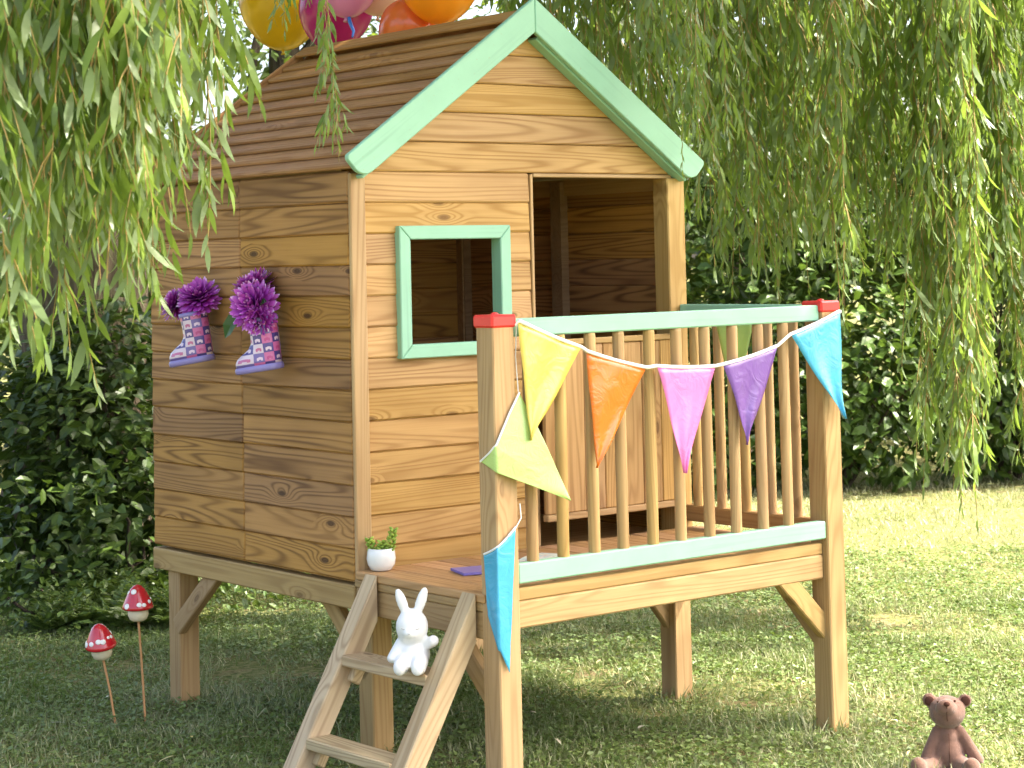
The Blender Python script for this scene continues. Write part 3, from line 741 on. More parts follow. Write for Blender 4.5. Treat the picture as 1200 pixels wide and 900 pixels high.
# --- low weeds
def weed(u, v, label, n=22, h=.22, group='ferny weeds below the ivy'):
    b = S(u, v); p = np.tile(np.array([[0., 0., .0]]), (n, 1)); p[:, :2] += rng.normal(size=(n, 2))*.03
    a = rng.uniform(0, 6.28, n); el = rng.uniform(.55, 1.4, n)
    dd = np.stack([np.cos(a)*np.cos(el), np.sin(a)*np.cos(el), np.sin(el)], axis=1)
    sz = h*rng.uniform(.6, 1.15, n)
    P_, D_, Z_ = [], [], []
    for i in range(n):
        for s in np.linspace(.2, 1, 9):
            q = p[i]+dd[i]*sz[i]*s; q[2] -= .35*sz[i]*s*s
            for sg in (-1, 1):
                side = np.cross(dd[i], [0, 0, 1.]); side /= max(np.linalg.norm(side), 1e-3)
                P_.append(q); D_.append(dd[i]*.5+side*sg*(.9 if s < 1 else .2)); Z_.append(.30*sz[i]*(1.15-s))
    P_, D_, Z_ = map(np.array, (P_, D_, Z_)); Z_ = np.maximum(Z_, .012)
    v_, f_ = scatter(SMALL_V, SMALL_F, P_, basis(D_, rup(len(P_), .3)), Z_, Z_*.5)
    me = npmesh('weed', v_, f_, np.repeat(np.clip(rng.normal(.5, .2, len(P_)), 0, 1), 4)); me.materials.append(P('weed'))
    o = link('fern_weed', me); o.location = b; tag(o, label, 'weed', group)
for u, v in ((-1.85, 8.8), (-1.66, 8.72), (-2.0, 8.7), (-1.74, 9.0), (-1.5, 8.75)):
    weed(u, v, 'ferny green weed growing at the foot of the ivy bush', 34, random.uniform(.22, .34))

# --- lawn: blades and clover
def smooth_noise(x, y, s, seed):
    r_ = np.random.default_rng(seed); out = 0
    for k in range(7):
        a = r_.uniform(0, 6.28); f = s*r_.uniform(.6, 1.7); out = out+np.sin((x*math.cos(a)+y*math.sin(a))*f+r_.uniform(0, 6.28))
    return out/7**.5
def lawn(name, n, v0, v1, kind, label):
    v = np.sqrt(rng.uniform(v0*v0, v1*v1, n)); u = rng.uniform(-1, 1, n)*(v*.262+.25)
    x = O.x+U.x*u+V.x*v; y = O.y+U.y*u+V.y*v
    dens = smooth_noise(x, y, 5.5, 3)+.6*smooth_noise(x, y, 14, 4); keep_ = rng.uniform(-2.2, .6, n) < dens
    x, y, dens = x[keep_], y[keep_], dens[keep_]; n = len(x); pos = np.stack([x, y, np.zeros(n)], axis=1)
    dry = smooth_noise(x, y, 3.1, 9)*.5+smooth_noise(x, y, 11, 10)*.35
    a = rng.uniform(0, 6.28, n)
    if kind == 'blade':
        el = rng.uniform(.35, 1.45, n); dd = np.stack([np.cos(a)*np.cos(el), np.sin(a)*np.cos(el), np.sin(el)], axis=1)
        sz = rng.uniform(.018, .048, n)*np.clip(1+.35*smooth_noise(x, y, 9, 21), .55, 1.9)
        for (lx, ly) in ((.06, 1.16), (.127, .083), (1.314, -.006), (.036, -.672), (1.366, -.672)):
            sz = sz*(1+1.0*np.exp(-(((x-lx)**2+(y-ly)**2)/.012)))
        tv = np.array([(0, .5, 0), (0, -.5, 0), (.55, .4, -.02), (.55, -.4, -.02), (1, 0, -.16)], float)
        tf = np.array([(0, 1, 3), (0, 3, 2), (2, 3, 4)]); wid = rng.uniform(.0028, .0052, n)
        vv, ff = scatter(tv, tf, pos, basis(dd, rup(n, .6)), sz, wid)
        lit = np.clip(((x-O.x)*U.x+(y-O.y)*U.y)*.06-.04, -.12, .08)+np.clip((np.hypot(x-O.x, y-O.y)-8.5)*.06, 0, .3)  # straw tone rises rightward and far off: sunlit brightness put into blade colour
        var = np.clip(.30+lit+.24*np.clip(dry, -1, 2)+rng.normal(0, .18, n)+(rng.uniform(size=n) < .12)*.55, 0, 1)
    else:
        pos[:, 2] = rng.uniform(.008, .034, n); dd = np.stack([np.cos(a), np.sin(a), rng.uniform(-.3, .3, n)], axis=1)
        sz = rng.uniform(.010, .025, n); tv, tf = SMALL_V, SMALL_F
        vv, ff = scatter(tv, tf, pos, basis(dd, rup(n, .35)), sz, sz*.95)
        var = np.clip(.4+.12*dry+rng.normal(0, .22, n), 0, 1)
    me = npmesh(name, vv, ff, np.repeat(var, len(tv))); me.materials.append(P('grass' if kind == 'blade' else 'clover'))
    o = link(name, me); tag(o, label, 'grass', kind='stuff')
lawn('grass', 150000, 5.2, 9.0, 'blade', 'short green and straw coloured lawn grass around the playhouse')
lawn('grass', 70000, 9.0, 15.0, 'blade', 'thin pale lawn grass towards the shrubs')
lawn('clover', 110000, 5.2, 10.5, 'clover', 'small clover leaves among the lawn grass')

# ================================================================== THINGS ON AND AROUND THE HOUSE
def sphere_mesh(name, mat, parent, c, r, seg=20, rot=None):
    bm = bmesh.new(); bmesh.ops.create_uvsphere(bm, u_segments=seg, v_segments=max(8, seg//2), radius=1)
    mm = Matrix.Diagonal((*r, 1)) if not isinstance(r, float) else Matrix.Diagonal((r, r, r, 1))
    bmesh.ops.transform(bm, matrix=mm, verts=bm.verts); me = bpy.data.meshes.new(name); bm.to_mesh(me); bm.free()
    for p in me.polygons: p.use_smooth = True
    me.materials.append(mat); o = link(name, me, parent); o.location = c
    if rot: o.rotation_euler = rot
    return o

# --- bunting
PEN = {'yellow': (.84, .67, .14), 'orange': (.78, .20, .02), 'pink': (.82, .22, .55), 'purple': (.22, .10, .42), 'cyan': (.07, .48, .74), 'lime': (.56, .78, .26)}
for k_, c_ in PEN.items(): M['pen_'+k_] = plastic('pennant_'+k_, c_, .22, .4, .25, .28)
M['tape'] = plastic('white_tape', (.86, .86, .85), .5)
bunt = empty('bunting', (0, -.72, 1.2), 'plastic bunting of coloured triangle pennants strung along the deck railing', 'bunting')
bo = Vector(bunt.location)
def clamp_post(q, gap=.0045):
    """keep a point of the film outside the left deck post"""
    x, y, z = q; dl, df = x-(-.003-gap), y-(-d-gap)
    if dl > 0 and df > 0 and x < .079 and y < -.62:
        if df <= dl: y = -d-gap
        else: x = -.003-gap
    return (x, y, z)
def patch(name, fn, nu, nv, mat, label=None):
    vs_, fs = [], []
    for j in range(nv+1):
        for i in range(nu+1): vs_.append(tuple(Vector(fn(i/nu, j/nv))-bo))
    for j in range(nv):
        for i in range(nu):
            a = j*(nu+1)+i; fs.append((a, a+1, a+nu+2, a+nu+1))
    me = npmesh(name, vs_, fs, smooth=True); me.materials.append(mat); o = link(name, me, bunt)
    sd = o.modifiers.new('film', 'SOLIDIFY'); sd.thickness = .0006
    if label: o['label'] = label
    return o
def pennant(a, b, tip, colr, seed, amp=.006, nrm=(0, -1, 0)):
    a, b, tip, nrm = Vector(a), Vector(b), Vector(tip), Vector(nrm); r_ = random.Random(seed)
    f1, p1, p2 = r_.uniform(3, 5), r_.uniform(0, 6), r_.uniform(0, 6); curl = r_.uniform(-.01, .012)
    def fn(u, v):
        q = a.lerp(b, u).lerp(tip, v*.985)
        q += nrm*(amp*math.sin(f1*u*2+p1+v*3)*(.3+.7*v)+amp*.6*math.sin(9*v+p2+u*4)*v+curl*v*v+.004)
        q += (b-a).normalized()*.004*math.sin(5*v+p2)*(1-v); return q
    patch('pennant', fn, 10, 16, M['pen_'+colr], colr+' plastic pennant')
Yp = -.722
T = [((.081, 1.348), (.308, 1.264), (.093, 1.012), 'yellow'), ((.330, 1.251), (.560, 1.193), (.342, .915), 'orange'), ((.598, 1.196), (.839, 1.184), (.679, .873), 'pink'),
     ((.875, 1.188), (1.110, 1.234), (.960, .936), 'purple'), ((1.168, 1.267), (1.392, 1.331), (1.383, .989), 'cyan')]
for i, (a, b, t_, c_) in enumerate(T): pennant((a[0], Yp, a[1]), (b[0], Yp, b[1]), (t_[0], Yp-.012, t_[1]), c_, 20+i)
def ribbon(name, pts, hw=.0055):
    v_, f_ = tubes([([Vector(p)-bo for p in pts], [hw*.8]*len(pts))], 6)
    me = npmesh(name, v_, f_, smooth=True); me.materials.append(P('tape')); return link(name, me, bunt)
line = []
for i, (a, b, t_, c_) in enumerate(T):
    for k in range(5): line.append((a[0]+(b[0]-a[0])*k/4, Yp-.004, a[1]+(b[1]-a[1])*k/4+.003-.004*math.sin(math.pi*k/4)))
line = [(.077, -.716, 1.338)]+line+[(W+.008, -.716, 1.333), (W+.008, -.64, 1.325)]
ribbon('tape', line, .0072)
# lime pennant wrapped round the corner of the post
def st_l(u):
    pts = [Vector((.082, -.717, 1.150)), Vector((.045, -.717, 1.095)), Vector((-.004, -.717, 1.010)), Vector((-.010, -.690, .985)), Vector((-.010, -.650, .960))]
    k = min(int(u*4), 3); return pts[k].lerp(pts[k+1], u*4-k)
tipl = Vector((.222, -.765, .838))
CX, CY = -.0085, -.7165                                   # just outside the front corner of the post
def lime(u, v):
    a = st_l(u); v *= .99
    if a.y > CY+.0005 and a.x < 0:                         # starts on the side face: along it to the corner, then free
        a.x = CX; l1 = a.y-CY; l2 = math.hypot(tipl.x-CX, tipl.y-CY); k = l1/(l1+l2)
        c = Vector((CX, CY, a.z+(tipl.z-a.z)*k))
        q = a.lerp(c, v/k) if v < k else c.lerp(tipl, (v-k)/(1-k))
    else: q = a.lerp(tipl, v)
    q.y -= .010*math.sin(math.pi*v)+.003*math.sin(7*v+3*u)*v; return q
patch('pennant', lime, 56, 40, M['pen_lime'], 'lime plastic pennant wrapped round the post')
ribbon('tape', [clamp_post(st_l(u/12)+Vector((0, -.002, 0))) for u in range(13)], .004)
ribbon('tape', [(.0785, -.716, 1.338), (.082, -.705, 1.25), (.080, -.716, 1.152)], .002)
# blue pennant hanging below it
def blue(u, v):
    A, B, B2, Tp = Vector((.067, .775)), Vector((-.060, .700)), Vector((-.046, .535)), Vector((.033, .378))   # across the two faces, height
    q = A.lerp(B, u).lerp(Tp.lerp(B2, u), v); w_, z = q.x, q.y-.010*math.sin(math.pi*u)*(1-v)
    out = .004*v*math.sin(math.pi*u)+.002*math.sin(8*v+5*u)*v
    return Vector((CX+w_, CY-.001-abs(out), z)) if w_ > 0 else Vector((CX-.001-abs(out), CY-w_, z))
patch('pennant', blue, 64, 24, M['pen_cyan'], 'blue plastic pennant draped on the lower post')
ribbon('tape', [Vector(blue(u/10, 0))+Vector((0, -.002, .003)) for u in range(11)], .004)
ribbon('tape', [(.060, -.7165, .775), (.080, -.716, .80), (.079, -.713, .84)], .002)
pennant((1.333, -.225, 1.290), (1.333, -.405, 1.300), (1.33, -.31, .99), 'lime', 40, nrm=(-1, 0, 0))
ribbon('tape', [(1.330, -.20, 1.292), (1.330, -.31, 1.293), (1.330, -.42, 1.303)])

# --- balloons tied behind the ridge
def balloon(c, r, colr, label, tilt=(0, 0)):
    prof = []
    for i in range(25):
        a = math.pi*i/24; rr = math.sin(a); z = -math.cos(a)
        if z < 0: z *= 1.22; rr *= (1-.10*(-z/1.22)**2)
        prof.append((max(rr, .0001)*r, z*r))
    b = empty('balloon', c, label, 'balloon', 'party balloons on the roof ridge')
    mt = plastic('balloon_'+label.split()[0], colr, .16, .4, .45, 0)
    bo_ = from_lathe('skin', b, mt, prof, 32)
    kn = from_lathe('knot', b, mt, [(.0001, .012), (.006, .006), (.005, -.002), (.010, -.012), (.0001, -.010)], 12, Matrix.Translation((0, 0, -1.22*r-.004)))
    b.rotation_euler = (tilt[0], tilt[1], 0); return b
balloon((.90, 1.78, 2.60), .175, (.72, .50, .03), 'yellow balloon nearest the back end of the roof ridge')
balloon((.88, 1.36, 2.52), .145, (.55, .03, .24), 'magenta balloon between the yellow and pink balloons', (.2, .1))
balloon((.76, 1.10, 2.575), .115, (.80, .36, .58), 'pink balloon with its knot showing before the magenta one', (-.1, .15))
balloon((.90, 1.11, 2.60), .12, (.85, .62, .52), 'peach balloon behind the blue ribbon')
balloon((.86, .86, 2.385), .105, (.85, .24, .06), 'small orange balloon low behind the ridge', (.5, .3))
balloon((.88, .69, 2.565), .155, (.92, .42, .03), 'large amber balloon nearest the gable')
v_, f_ = tubes([([(.75, 1.085, 2.46), (.745, 1.07, 2.42), (.755, 1.06, 2.385), (.742, 1.05, 2.36)], [.006, .008, .006, .004])], 5)
me = npmesh('ribbon', v_, f_, smooth=True); me.materials.append(plastic('blue_ribbon', (.03, .15, .55), .35)); ro = link('ribbon', me)
tag(ro, 'short blue ribbon tied among the balloons on the ridge', 'ribbon')

# --- rain boots with flowers on the side wall
def bootmat():
    mt, tree, b = newmat('boot_print'); t = NT(tree); tc = t.n('TexCoord'); sep = t.n('SeparateXYZ'); t.l(tc.outputs['Object'], sep.inputs[0])
    ang = t.math('ARCTAN2', sep.outputs[1], sep.outputs[0])
    cu = t.math('MULTIPLY', ang, 8/6.2832); cvv = t.math('MULTIPLY', sep.outputs[2], 1/.029)
    fu, fv = t.math('FLOOR', cu), t.math('FLOOR', cvv)
    cb = t.n('CombineXYZ'); t.l(fu, cb.inputs[0]); t.l(fv, cb.inputs[1])
    wn = t.n('TexWhiteNoise'); t.l(cb.outputs[0], wn.inputs['Vector'])
    chk = t.math('MODULO', t.math('ABSOLUTE', t.math('ADD', fu, fv)), 2.0)
    pale = t.ramp(wn.outputs['Value'], [(0, (.62, .50, .62)), (.45, (.66, .55, .66)), (.55, (.55, .13, .34)), (1, (.55, .17, .40))])
    deep = t.ramp(wn.outputs['Value'], [(0, (.07, .045, .22)), (.45, (.09, .06, .27)), (.6, (.16, .12, .38)), (1, (.40, .03, .20))])
    for q in (pale, deep): q.node.color_ramp.interpolation = 'CONSTANT'
    base = t.mix(chk, deep, pale)
    # a little rounded elephant-like motif: a body hump with a trunk
    lu, lv = t.math('SUBTRACT', t.math('FRACT', cu), .52), t.math('SUBTRACT', t.math('FRACT', cvv), .36)
    hump = t.math('LESS_THAN', t.math('ADD', t.math('MULTIPLY', lu, lu), t.math('MULTIPLY', t.math('MULTIPLY', lv, lv), 1.6)), .085)
    above = t.math('GREATER_THAN', lv, -.06)
    legs = t.math('MULTIPLY', t.math('LESS_THAN', t.math('ABSOLUTE', lv), .17), t.math('LESS_THAN', t.math('ABSOLUTE', t.math('SUBTRACT', t.math('ABSOLUTE', lu), .19)), .085))
    mot = t.math('MAXIMUM', t.math('MULTIPLY', hump, above), legs)
    mc = t.mix(chk, (.78, .60, .74), (.45, .05, .22))
    t.l(t.mix(t.math('MULTIPLY', mot, .85), base, mc), b.inputs['Base Color'])
    b.inputs['Roughness'].default_value = .28; b.inputs['Coat Weight'].default_value = .3; return mt
M['boot'] = bootmat(); M['lav'] = plastic('lavender_rubber', (.25, .21, .50), .35)
def ring(cx, a_f, a_b, b, z, n=28):
    out = []
    for i in range(n):
        t = 2*math.pi*i/n; x = math.cos(t); y = math.sin(t)
        ex = a_f if x > 0 else a_b; out.append((cx+ex*math.copysign(abs(x)**.85, x), b*math.copysign(abs(y)**.9, y)*(1-.12*max(0, x)), z))
    return out
def loft(name, rings, mat, parent, cap0=True, cap1=True):
    n = len(rings[0]); v = [p for r_ in rings for p in r_]; bm = bmesh.new(); vv = [bm.verts.new(p) for p in v]
    for j in range(len(rings)-1):
        for i in range(n): bm.faces.new((vv[j*n+i], vv[j*n+(i+1) % n], vv[(j+1)*n+(i+1) % n], vv[(j+1)*n+i]))
    if cap0: bm.faces.new(vv[:n][::-1])
    if cap1: bm.faces.new(vv[-n:])
    me = bpy.data.meshes.new(name); bm.to_mesh(me); bm.free()
    for p in me.polygons: p.use_smooth = True
    me.materials.append(mat); return link(name, me, parent)
def boot(loc, yaw, pitch, label):
    b = empty('rain_boot', loc, label, 'boot', 'rain boots hung on the side wall')
    b.rotation_euler = (0, pitch, yaw)
    loft('sole', [ring(.0, .106, .040, .038, .0), ring(.0, .113, .045, .042, .003), ring(.0, .115, .046, .044, .012), ring(.0, .112, .044, .042, .019), ring(.0, .108, .042, .040, .0215)], M['lav'], b)
    loft('upper', [ring(.0, .110, .042, .040, .021), ring(.0, .109, .042, .041, .035), ring(-.0, .101, .042, .040, .048), ring(0, .082, .043, .041, .061), ring(0, .060, .044, .042, .074),
                   ring(0, .048, .044, .042, .092), ring(0, .046, .045, .043, .12), ring(0, .049, .047, .045, .16)], M['boot'], b, True, False)
    loft('rim', [ring(0, .050, .048, .046, .157), ring(0, .052, .050, .048, .160), ring(0, .052, .050, .048, .170), ring(0, .048, .046, .044, .171), ring(0, .046, .044, .042, .150)], M['lav'], b, False, True)
    return b
by = math.atan2(.74, -.67)
boot((-.058, .800, 1.205), by, .16, 'small patchwork rain boot with two low purple flowers, nearer the wall back edge')
boot((-.058, .372, 1.190), by, .14, 'small patchwork rain boot with a green leaf hanging at its rim')
def petalmat():
    mt, tree, b = newmat('petal'); t = NT(tree); a = t.n('Attribute'); a.attribute_name = 'var'
    t.l(t.ramp(a.outputs['Fac'], [(0, (.10, .003, .12)), (.55, (.30, .015, .30)), (.85, (.50, .10, .50)), (1, (.80, .50, .78))]), b.inputs['Base Color'])
    b.inputs['Roughness'].default_value = .5; return mt
M['petal'] = petalmat(); M['fleaf'] = plastic('flower_leaf', (.035, .10, .03), .4, 0, .15); M['fstem'] = plastic('flower_stem', (.06, .14, .04), .6)
def bloom(c, r, axis, label, seed, leaf=False, foot=None):
    rg = np.random.default_rng(seed); f = empty('chrysanthemum', c, label, 'flower', 'purple flowers in the boots')
    Pp, Dd, Ss = [], [], []
    ax = Vector(axis).normalized(); q = ax.to_track_quat('Z', 'Y')
    for ringi, (pol, n, ln) in enumerate(((6, 6, .62), (20, 12, .76), (36, 18, .88), (52, 24, .96), (68, 28, 1.0), (84, 28, 1.0), (102, 24, .96), (122, 16, .85))):
        for k in range(n):
            a = 2*math.pi*(k+.5*(ringi % 2))/n+rg.normal()*.08; p_ = R(pol)+rg.normal()*.07
            dv = q @ Vector((math.sin(p_)*math.cos(a), math.sin(p_)*math.sin(a), math.cos(p_)))
            Pp.append(np.array(dv)*r*.12); Dd.append(np.array(dv)); Ss.append(ln*r*rg.uniform(.85, 1.05)*1.05)
    Pp, Dd, Ss = map(np.array, (Pp, Dd, Ss)); n = len(Pp)
    tv = np.array([(0, .3, 0), (0, -.3, 0), (.5, .45, .04), (.5, -.45, .04), (.85, .42, .0), (.85, -.42, .0), (1, 0, .03)], float); tf = np.array([(0, 1, 3), (0, 3, 2), (2, 3, 5), (2, 5, 4), (4, 5, 6)])
    v_, f_ = scatter(tv, tf, Pp, basis(Dd, np.tile(np.array([ax.x, ax.y, ax.z+.01]), (n, 1))+rg.normal(size=(n, 3))*.1), Ss, Ss*.25)
    var = np.tile(np.array([0, 0, .45, .45, .85, .85, 1.05]), n)*np.repeat(rg.uniform(.75, 1.05, n), 7)
    me = npmesh('petals', v_, f_, var); me.materials.append(M['petal']); o = link('petals', me, f); o['kind'] = 'stuff'
    ft = Vector(foot)-Vector(c); limb_obj('stem', f, M['fstem'], [([(0, 0, 0), tuple(ft*.5+Vector((0, 0, .004))), tuple(ft)], [.003, .003, .003])], 6)
    if leaf:
        for (p, dd, s_) in (((-.03, .055, -.02), (-.25, .55, -.70), .105), ((-.01, -.045, .01), (-.2, -.95, .2), .045), ((-.0, .045, -.005), (-.1, .9, -.1), .04)):
            vv, ff = scatter(BROAD_V, BROAD_F, np.array([p]), basis(np.array([dd]), np.array([[-.8, -.5, .5]])), np.array([s_]), np.array([s_*.62]))
            me = npmesh('leaf', vv, ff); me.materials.append(M['fleaf']); link('leaf', me, f)
    return f
bloom((-.075, .935, 1.392), .060, (-.6, .25, .5), 'lower purple flower leaning out of the boot without a leaf', 1, foot=(-.06, .82, 1.33))
bloom((-.062, .800, 1.415), .070, (-.5, -.3, .7), 'upper purple flower in the boot without a leaf', 2, foot=(-.06, .80, 1.33))
bloom((-.050, .462, 1.442), .074, (-.4, .2, .9), 'upper purple flower of the leafy boot, against the wall', 3, foot=(-.06, .39, 1.32))
bloom((-.088, .405, 1.393), .076, (-.8, -.35, .35), 'large front purple flower of the boot with a green leaf', 4, True, foot=(-.06, .38, 1.31))
bloom((-.090, .375, 1.352), .054, (-.8, -.3, -.2), 'small purple flower drooping over the boot rim under the larger bloom', 5, foot=(-.06, .37, 1.31))

# --- potted succulent on the deck corner
M['ceramic'] = plastic('white_ceramic', (.78, .78, .77), .22, .3); M['soil'] = plastic('potting_soil', (.03, .02, .013), .95)
pot = empty('flower_pot', (.055, -.062, .5905), 'small round white ceramic pot on the deck corner', 'pot')
from_lathe('bowl', pot, M['ceramic'], [(.0001, 0), (.026, 0), (.032, .003), (.041, .018), (.0445, .036), (.042, .056), (.038, .067), (.036, .067), (.039, .05), (.036, .045)], 40)
from_lathe('soil', pot, M['soil'], [(.0385, .055), (.02, .058), (.0001, .057)], 24)
M['succ'] = leafmat('succulent_leaf', (.15, .30, .03), (.34, .45, .07), transl=.15, rough=.4)
suc = empty('succulent', (.055, -.062, .645), 'bright green bead-leaved succulent growing in the white pot', 'plant')
for si, (dx, dy, h_) in enumerate(((-.016, .018, .042), (.0, -.004, .034), (.016, -.022, .072), (.010, .006, .026))):
    bm = bmesh.new(); n_ = int(h_/.0032)+6
    for i in range(n_):
        t = i/n_; a = i*2.4; z = h_*t+.002; rr = .012*(1-.35*t)
        q = bmesh.ops.create_icosphere(bm, subdivisions=1, radius=1)['verts']
        mm = Matrix.Translation((dx+dx*.6*t+rr*math.cos(a), dy+dy*.5*t+rr*math.sin(a), z)) @ Matrix.Rotation(a, 4, 'Z') @ Matrix.Rotation(-.6, 4, 'Y') @ Matrix.Diagonal((.0095, .006, .0048, 1))
        bmesh.ops.transform(bm, matrix=mm, verts=q)
    me = bpy.data.meshes.new('rosette'); bm.to_mesh(me); bm.free()
    for p in me.polygons: p.use_smooth = True
    at = me.attributes.new('var', 'FLOAT', 'POINT'); at.data.foreach_set('value', np.repeat(rng.uniform(.2, .95, n_), len(me.vertices)//n_).astype(np.float32))
    me.materials.append(M['succ']); o = link('rosette', me, suc)

# --- white rabbit on the ladder
M['rabbit'] = plastic('white_vinyl', (.74, .74, .74), .42, 0, 0, 0, .4, .15); M['line'] = plastic('grey_line', (.35, .33, .34), .6)
rab = empty('toy_rabbit', (-.128, -.478, .3715), 'white toy rabbit with upright ears sitting on the upper ladder rung', 'toy'); rab.rotation_euler = (0, 0, -YAW-.12)
def rot(ax, a): return Matrix.Rotation(a, 3, ax).to_quaternion()
blob('body', rab, M['rabbit'], [((0, .004, .048), (.046, .040, .050)), ((-.002, -.008, .125), (.046, .043, .052)), ((-.002, -.045, .113), (.020, .014, .015)),
     ((-.029, -.012, .195), (.0155, .009, .042), rot('Y', -.34)), ((.026, -.012, .197), (.0155, .009, .044), rot('Y', .34)),
     ((-.026, -.058, .021), (.021, .032, .021)), ((.024, -.060, .021), (.021, .032, .021)), ((-.026, -.085, .026), (.019, .012, .024)), ((.024, -.087, .026), (.019, .012, .024))],
     [((-.034, -.004, .078), .018, (-.058, -.022, .040), .015), ((.034, -.004, .074), .017, (.060, -.022, .088), .0165), ((-.024, -.03, .03), .024, (-.026, -.06, .024), .021), ((.022, -.03, .03), .024, (.024, -.06, .024), .021)], .0045, 4)
for sx in (-1, 1):
    limb_obj('closed_eye', rab, M['line'], [([(sx*.018-.008, -.0468, .127), (sx*.018, -.0488, .1245), (sx*.018+.008, -.0468, .127)], [.0008, .001, .0008])], 5)
limb_obj('nose', rab, M['line'], [([(-.006, -.0590, .115), (-.002, -.0600, .113), (.002, -.0590, .115)], [.0007, .001, .0007])], 5)

# --- teddy bear on the lawn
def knit():
    mt, tree, b = newmat('brown_knit'); t = NT(tree); tc = t.n('TexCoord')
    n = t.noise(tc.outputs['Object'], 30, 4, .6); w_ = t.n('TexWave'); w_.inputs['Scale'].default_value = 120; w_.inputs['Distortion'].default_value = 2; t.l(tc.outputs['Object'], w_.inputs[0])
    t.l(t.mix(t.ramp(n, [(.3, 0.0), (.7, 1.0)]), (.135, .070, .050), (.20, .108, .078)), b.inputs['Base Color'])
    b.inputs['Roughness'].default_value = .95; b.inputs['Specular IOR Level'].default_value = .1
    b.inputs['Sheen Weight'].default_value = .3; t.bump(t.math('ADD', w_.outputs[1], t.math('MULTIPLY', t.noise(tc.outputs['Object'], 160, 3, .6), 1.4)), .5, .003, b); return mt
M['knit'] = knit(); M['dknit'] = plastic('dark_brown_felt', (.07, .03, .022), .9, 0, 0, 0, .1)
bear = empty('teddy_bear', (1.215, -1.262, 0), 'brown knitted teddy bear sitting on the sunny lawn with its head tilted up', 'toy'); bear.rotation_euler = (0, 0, -YAW-.10)
blob('body', bear, M['knit'], [((.003, .0, .055), (.044, .040, .058)), ((.003, .0, .100), (.031, .030, .040)), ((.003, -.004, .176), (.053, .050, .047)), ((-.004, -.042, .196), (.030, .026, .024), rot('X', -.5)),
     ((-.047, .004, .208), (.021, .011, .021)), ((.056, .004, .206), (.020, .011, .020)), ((-.090, -.075, .030), (.025, .020, .033)), ((.060, -.090, .030), (.027, .020, .034))],
     [((-.028, 0, .118), .016, (-.062, -.018, .045), .018), ((.036, 0, .120), .017, (.086, -.010, .038), .019), ((-.030, -.01, .028), .028, (-.088, -.068, .026), .022), ((.030, -.015, .028), .028, (.058, -.082, .026), .023)], .0048, 3)
sphere_mesh('nose', M['dknit'], bear, (-.004, -.068, .211), (.009, .006, .007))
for sx, ex in ((-1, -.047), (1, .056)): sphere_mesh('inner_ear', M['dknit'], bear, (ex, -.006, .207), (.014, .004, .014))
for ex, ez, ey in ((-.026, .211, -.041), (.022, .214, -.040)): sphere_mesh('eye', M['dknit'], bear, (ex, ey, ez), .0036, 10)
limb_obj('seam', bear, M['dknit'], [([(.003, -.0305, .118), (.003, -.036, .09), (.003, -.0405, .06), (.003, -.039, .035)], [.0009]*4)], 5)
limb_obj('seam', bear, M['dknit'], [([(-.004, -.068, .204), (-.004, -.062, .182), (-.002, -.050, .160), (.002, -.030, .140)], [.0012]*4)], 5)

# --- toadstool garden stakes
M['cap'] = plastic('red_gloss', (.50, .012, .022), .18, .5); M['cream'] = plastic('cream_paint', (.68, .60, .42), .45); M['dot'] = plastic('white_dots', (.82, .80, .76), .4); M['stick'] = plastic('bamboo_stick', (.50, .25, .10), .6)
def stake(base, h, lean, tilt, label, seed):
    b = empty('toadstool_stake', base, label, 'garden stake', 'toadstool garden stakes'); r_ = random.Random(seed)
    top = Vector((lean[0], lean[1], h)); limb_obj('stick', b, M['stick'], [([(0, 0, -.04), tuple(top*.5), tuple(top)], [.0042, .0040, .0040])], 8)
    q = Matrix.Translation(top) @ Matrix.Rotation(tilt[0], 4, 'X') @ Matrix.Rotation(tilt[1], 4, 'Y')
    from_lathe('stalk', b, M['cream'], [(.0001, -.012), (.018, -.011), (.029, -.004), (.0345, .010), (.034, .024), (.028, .036), (.022, .040), (.0001, .042)], 24, q)
    prof = [(.0001, .034), (.030, .034), (.050, .031), (.0535, .036), (.051, .043), (.043, .062), (.034, .080), (.024, .097), (.013, .108), (.0001, .112)]
    cp_ = from_lathe('cap', b, M['cap'], prof, 32, q)
    for k in range(13):
        t = ((k*.37) % 1)*.80+.08; a = k*2.4+seed*1.7
        zz = .041+t*.060; rr = np.interp(zz, [p[1] for p in prof[3:]], [p[0] for p in prof[3:]])
        dr = (np.interp(zz+.003, [p[1] for p in prof[3:]], [p[0] for p in prof[3:]])-rr)/.003
        nrm = Vector((math.cos(a), math.sin(a), -dr)).normalized()
        s_ = r_.uniform(.0058, .0105)
        bm = bmesh.new(); bmesh.ops.create_uvsphere(bm, u_segments=12, v_segments=6, radius=1); bmesh.ops.scale(bm, vec=(s_, s_*r_.uniform(.85, 1.0), .0020), verts=bm.verts)
        me = bpy.data.meshes.new('spot'); bm.to_mesh(me); bm.free()
        for p in me.polygons: p.use_smooth = True
        me.materials.append(M['dot']); o = link('spot', me, b)
        o.matrix_basis = q @ Matrix.Translation((rr*math.cos(a), rr*math.sin(a), zz)) @ nrm.to_track_quat('Z', 'Y').to_matrix().to_4x4()
stake((-.276, 1.02, 0), .235, (-.038, .028), (.12, -.18), 'shorter tilted red toadstool stake with white dots in the lawn', 1)
stake((-.176, 1.01, 0), .348, (-.016, .012), (.02, -.03), 'taller upright red toadstool stake with white dots nearer the house leg', 2)

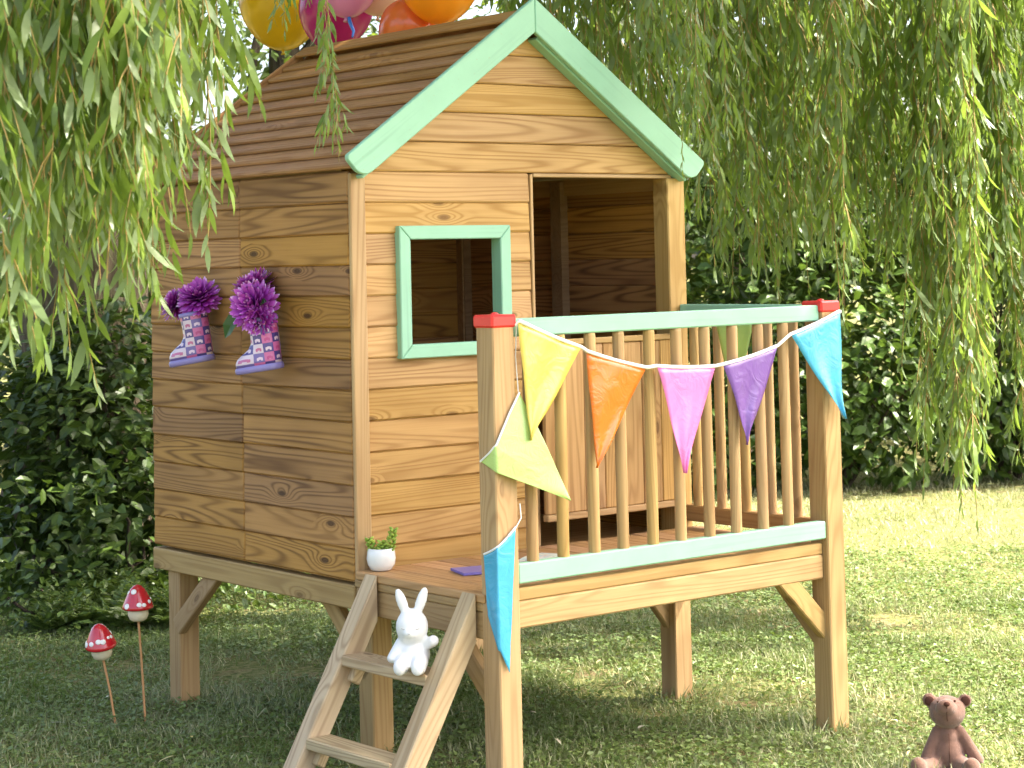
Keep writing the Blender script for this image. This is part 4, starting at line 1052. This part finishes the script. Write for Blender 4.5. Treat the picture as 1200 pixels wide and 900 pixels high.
# --- picture book lying on the deck
def pagemat():
    mt, tree, b = newmat('printed_page'); t = NT(tree); tc = t.n('TexCoord')
    n = t.noise(tc.outputs['Object'], 14, 2, .5, .6); n2 = t.n('TexVoronoi'); n2.inputs['Scale'].default_value = 28; t.l(tc.outputs['Object'], n2.inputs[0])
    c = t.ramp(n, [(0, (.62, .66, .56)), (.42, (.70, .72, .62)), (.48, (.45, .60, .62)), (.56, (.74, .70, .66)), (.64, (.70, .42, .36)), (.7, (.74, .72, .66))])
    c = t.mix(t.math('LESS_THAN', n2.outputs['Distance'], .16), c, (.25, .33, .42))
    t.l(c, b.inputs['Base Color']); b.inputs['Roughness'].default_value = .45; return mt
bk = empty('picture_book', (.47, -.35, .591), 'open picture book with colourful pages lying on the deck', 'book'); bk.rotation_euler = (0, 0, .35)
M['page'] = pagemat()
for sx in (-1, 1):
    vs_, fs = [], []
    for i in range(9):
        t = i/8; x = sx*(.003+t*.15); z = .002+.012*math.sin(min(1, t*1.6)*math.pi*.5)*(1-.55*t)+.003
        for y, zz in ((-.11, z), (.11, z), (.11, .0008), (-.11, .0008)): vs_.append((x, y, zz))
    for i in range(8):
        for k in range(4): fs.append((4*i+k, 4*i+(k+1) % 4, 4*i+4+(k+1) % 4, 4*i+4+k))
    fs.append((32, 33, 34, 35)); me = npmesh('page_block', vs_, fs); me.materials.append(M['page']); link('page_block', me, bk)
cov = link('cover', boxmesh(.32, .228, .0016, .0005, plastic('blue_cover', (.10, .12, .42), .35)), bk); cov.location = (0, 0, .0008)
cl = empty('picture_book', (.25, -.31, .591), 'closed blue picture book beside the deck post', 'book'); cl.rotation_euler = (0, 0, -.3)
o = link('cover', boxmesh(.16, .12, .008, .001, plastic('violet_cover', (.16, .14, .45), .35)), cl); o.location = (0, 0, .0045)
o = link('page_block', boxmesh(.155, .118, .005, .0, plastic('paper_edge', (.75, .73, .68), .7)), cl); o.location = (.003, .0015, .0045)

# --- fallen leaves on the lawn
def fallen(x, y, L, wd, a, colr, label):
    tv = WIL_V.copy(); vv, ff = scatter(tv, WIL_F, np.array([[0, 0, .0]]), basis(np.array([[math.cos(a), math.sin(a), .05]]), np.array([[.1, .1, 1.]])), np.array([L]), np.array([wd]))
    me = npmesh('fallen_leaf', vv, ff); me.materials.append(plastic('dead_leaf', colr, .8)); o = link('fallen_leaf', me); o.location = (x, y, .034); tag(o, label, 'leaf', 'fallen leaves on the lawn')
fallen(.84, -.33, .085, .016, .5, (.52, .48, .36), 'pale curled willow leaf fallen on the grass under the deck')
fallen(.615, .245, .04, .014, 2.5, (.40, .17, .07), 'reddish brown leaf fallen in the shade under the deck')
fallen(-.251, .568, .035, .012, 1.1, (.55, .42, .14), 'yellow leaf fallen on the grass left of the ladder')
fallen(-.49, 1.08, .06, .012, -.3, (.45, .43, .36), 'long grey leaf fallen near the shorter toadstool')
fallen(-.16, 1.32, .04, .009, .9, (.60, .56, .45), 'thin pale leaf fallen behind the toadstools')
fallen(1.75, -.15, .05, .02, .4, (.58, .50, .36), 'tan leaf fallen on the sunny grass beyond the deck post')

for k in range(16):
    u, v = random.uniform(-1.3, 1.4), random.uniform(5.6, 8.2); q = S(u, v)
    fallen(q.x, q.y, random.uniform(.04, .075), random.uniform(.008, .013), random.uniform(0, 6.28), random.choice([(.55, .50, .34), (.50, .44, .20), (.42, .30, .16)]), 'small dry willow leaf lying on the lawn')
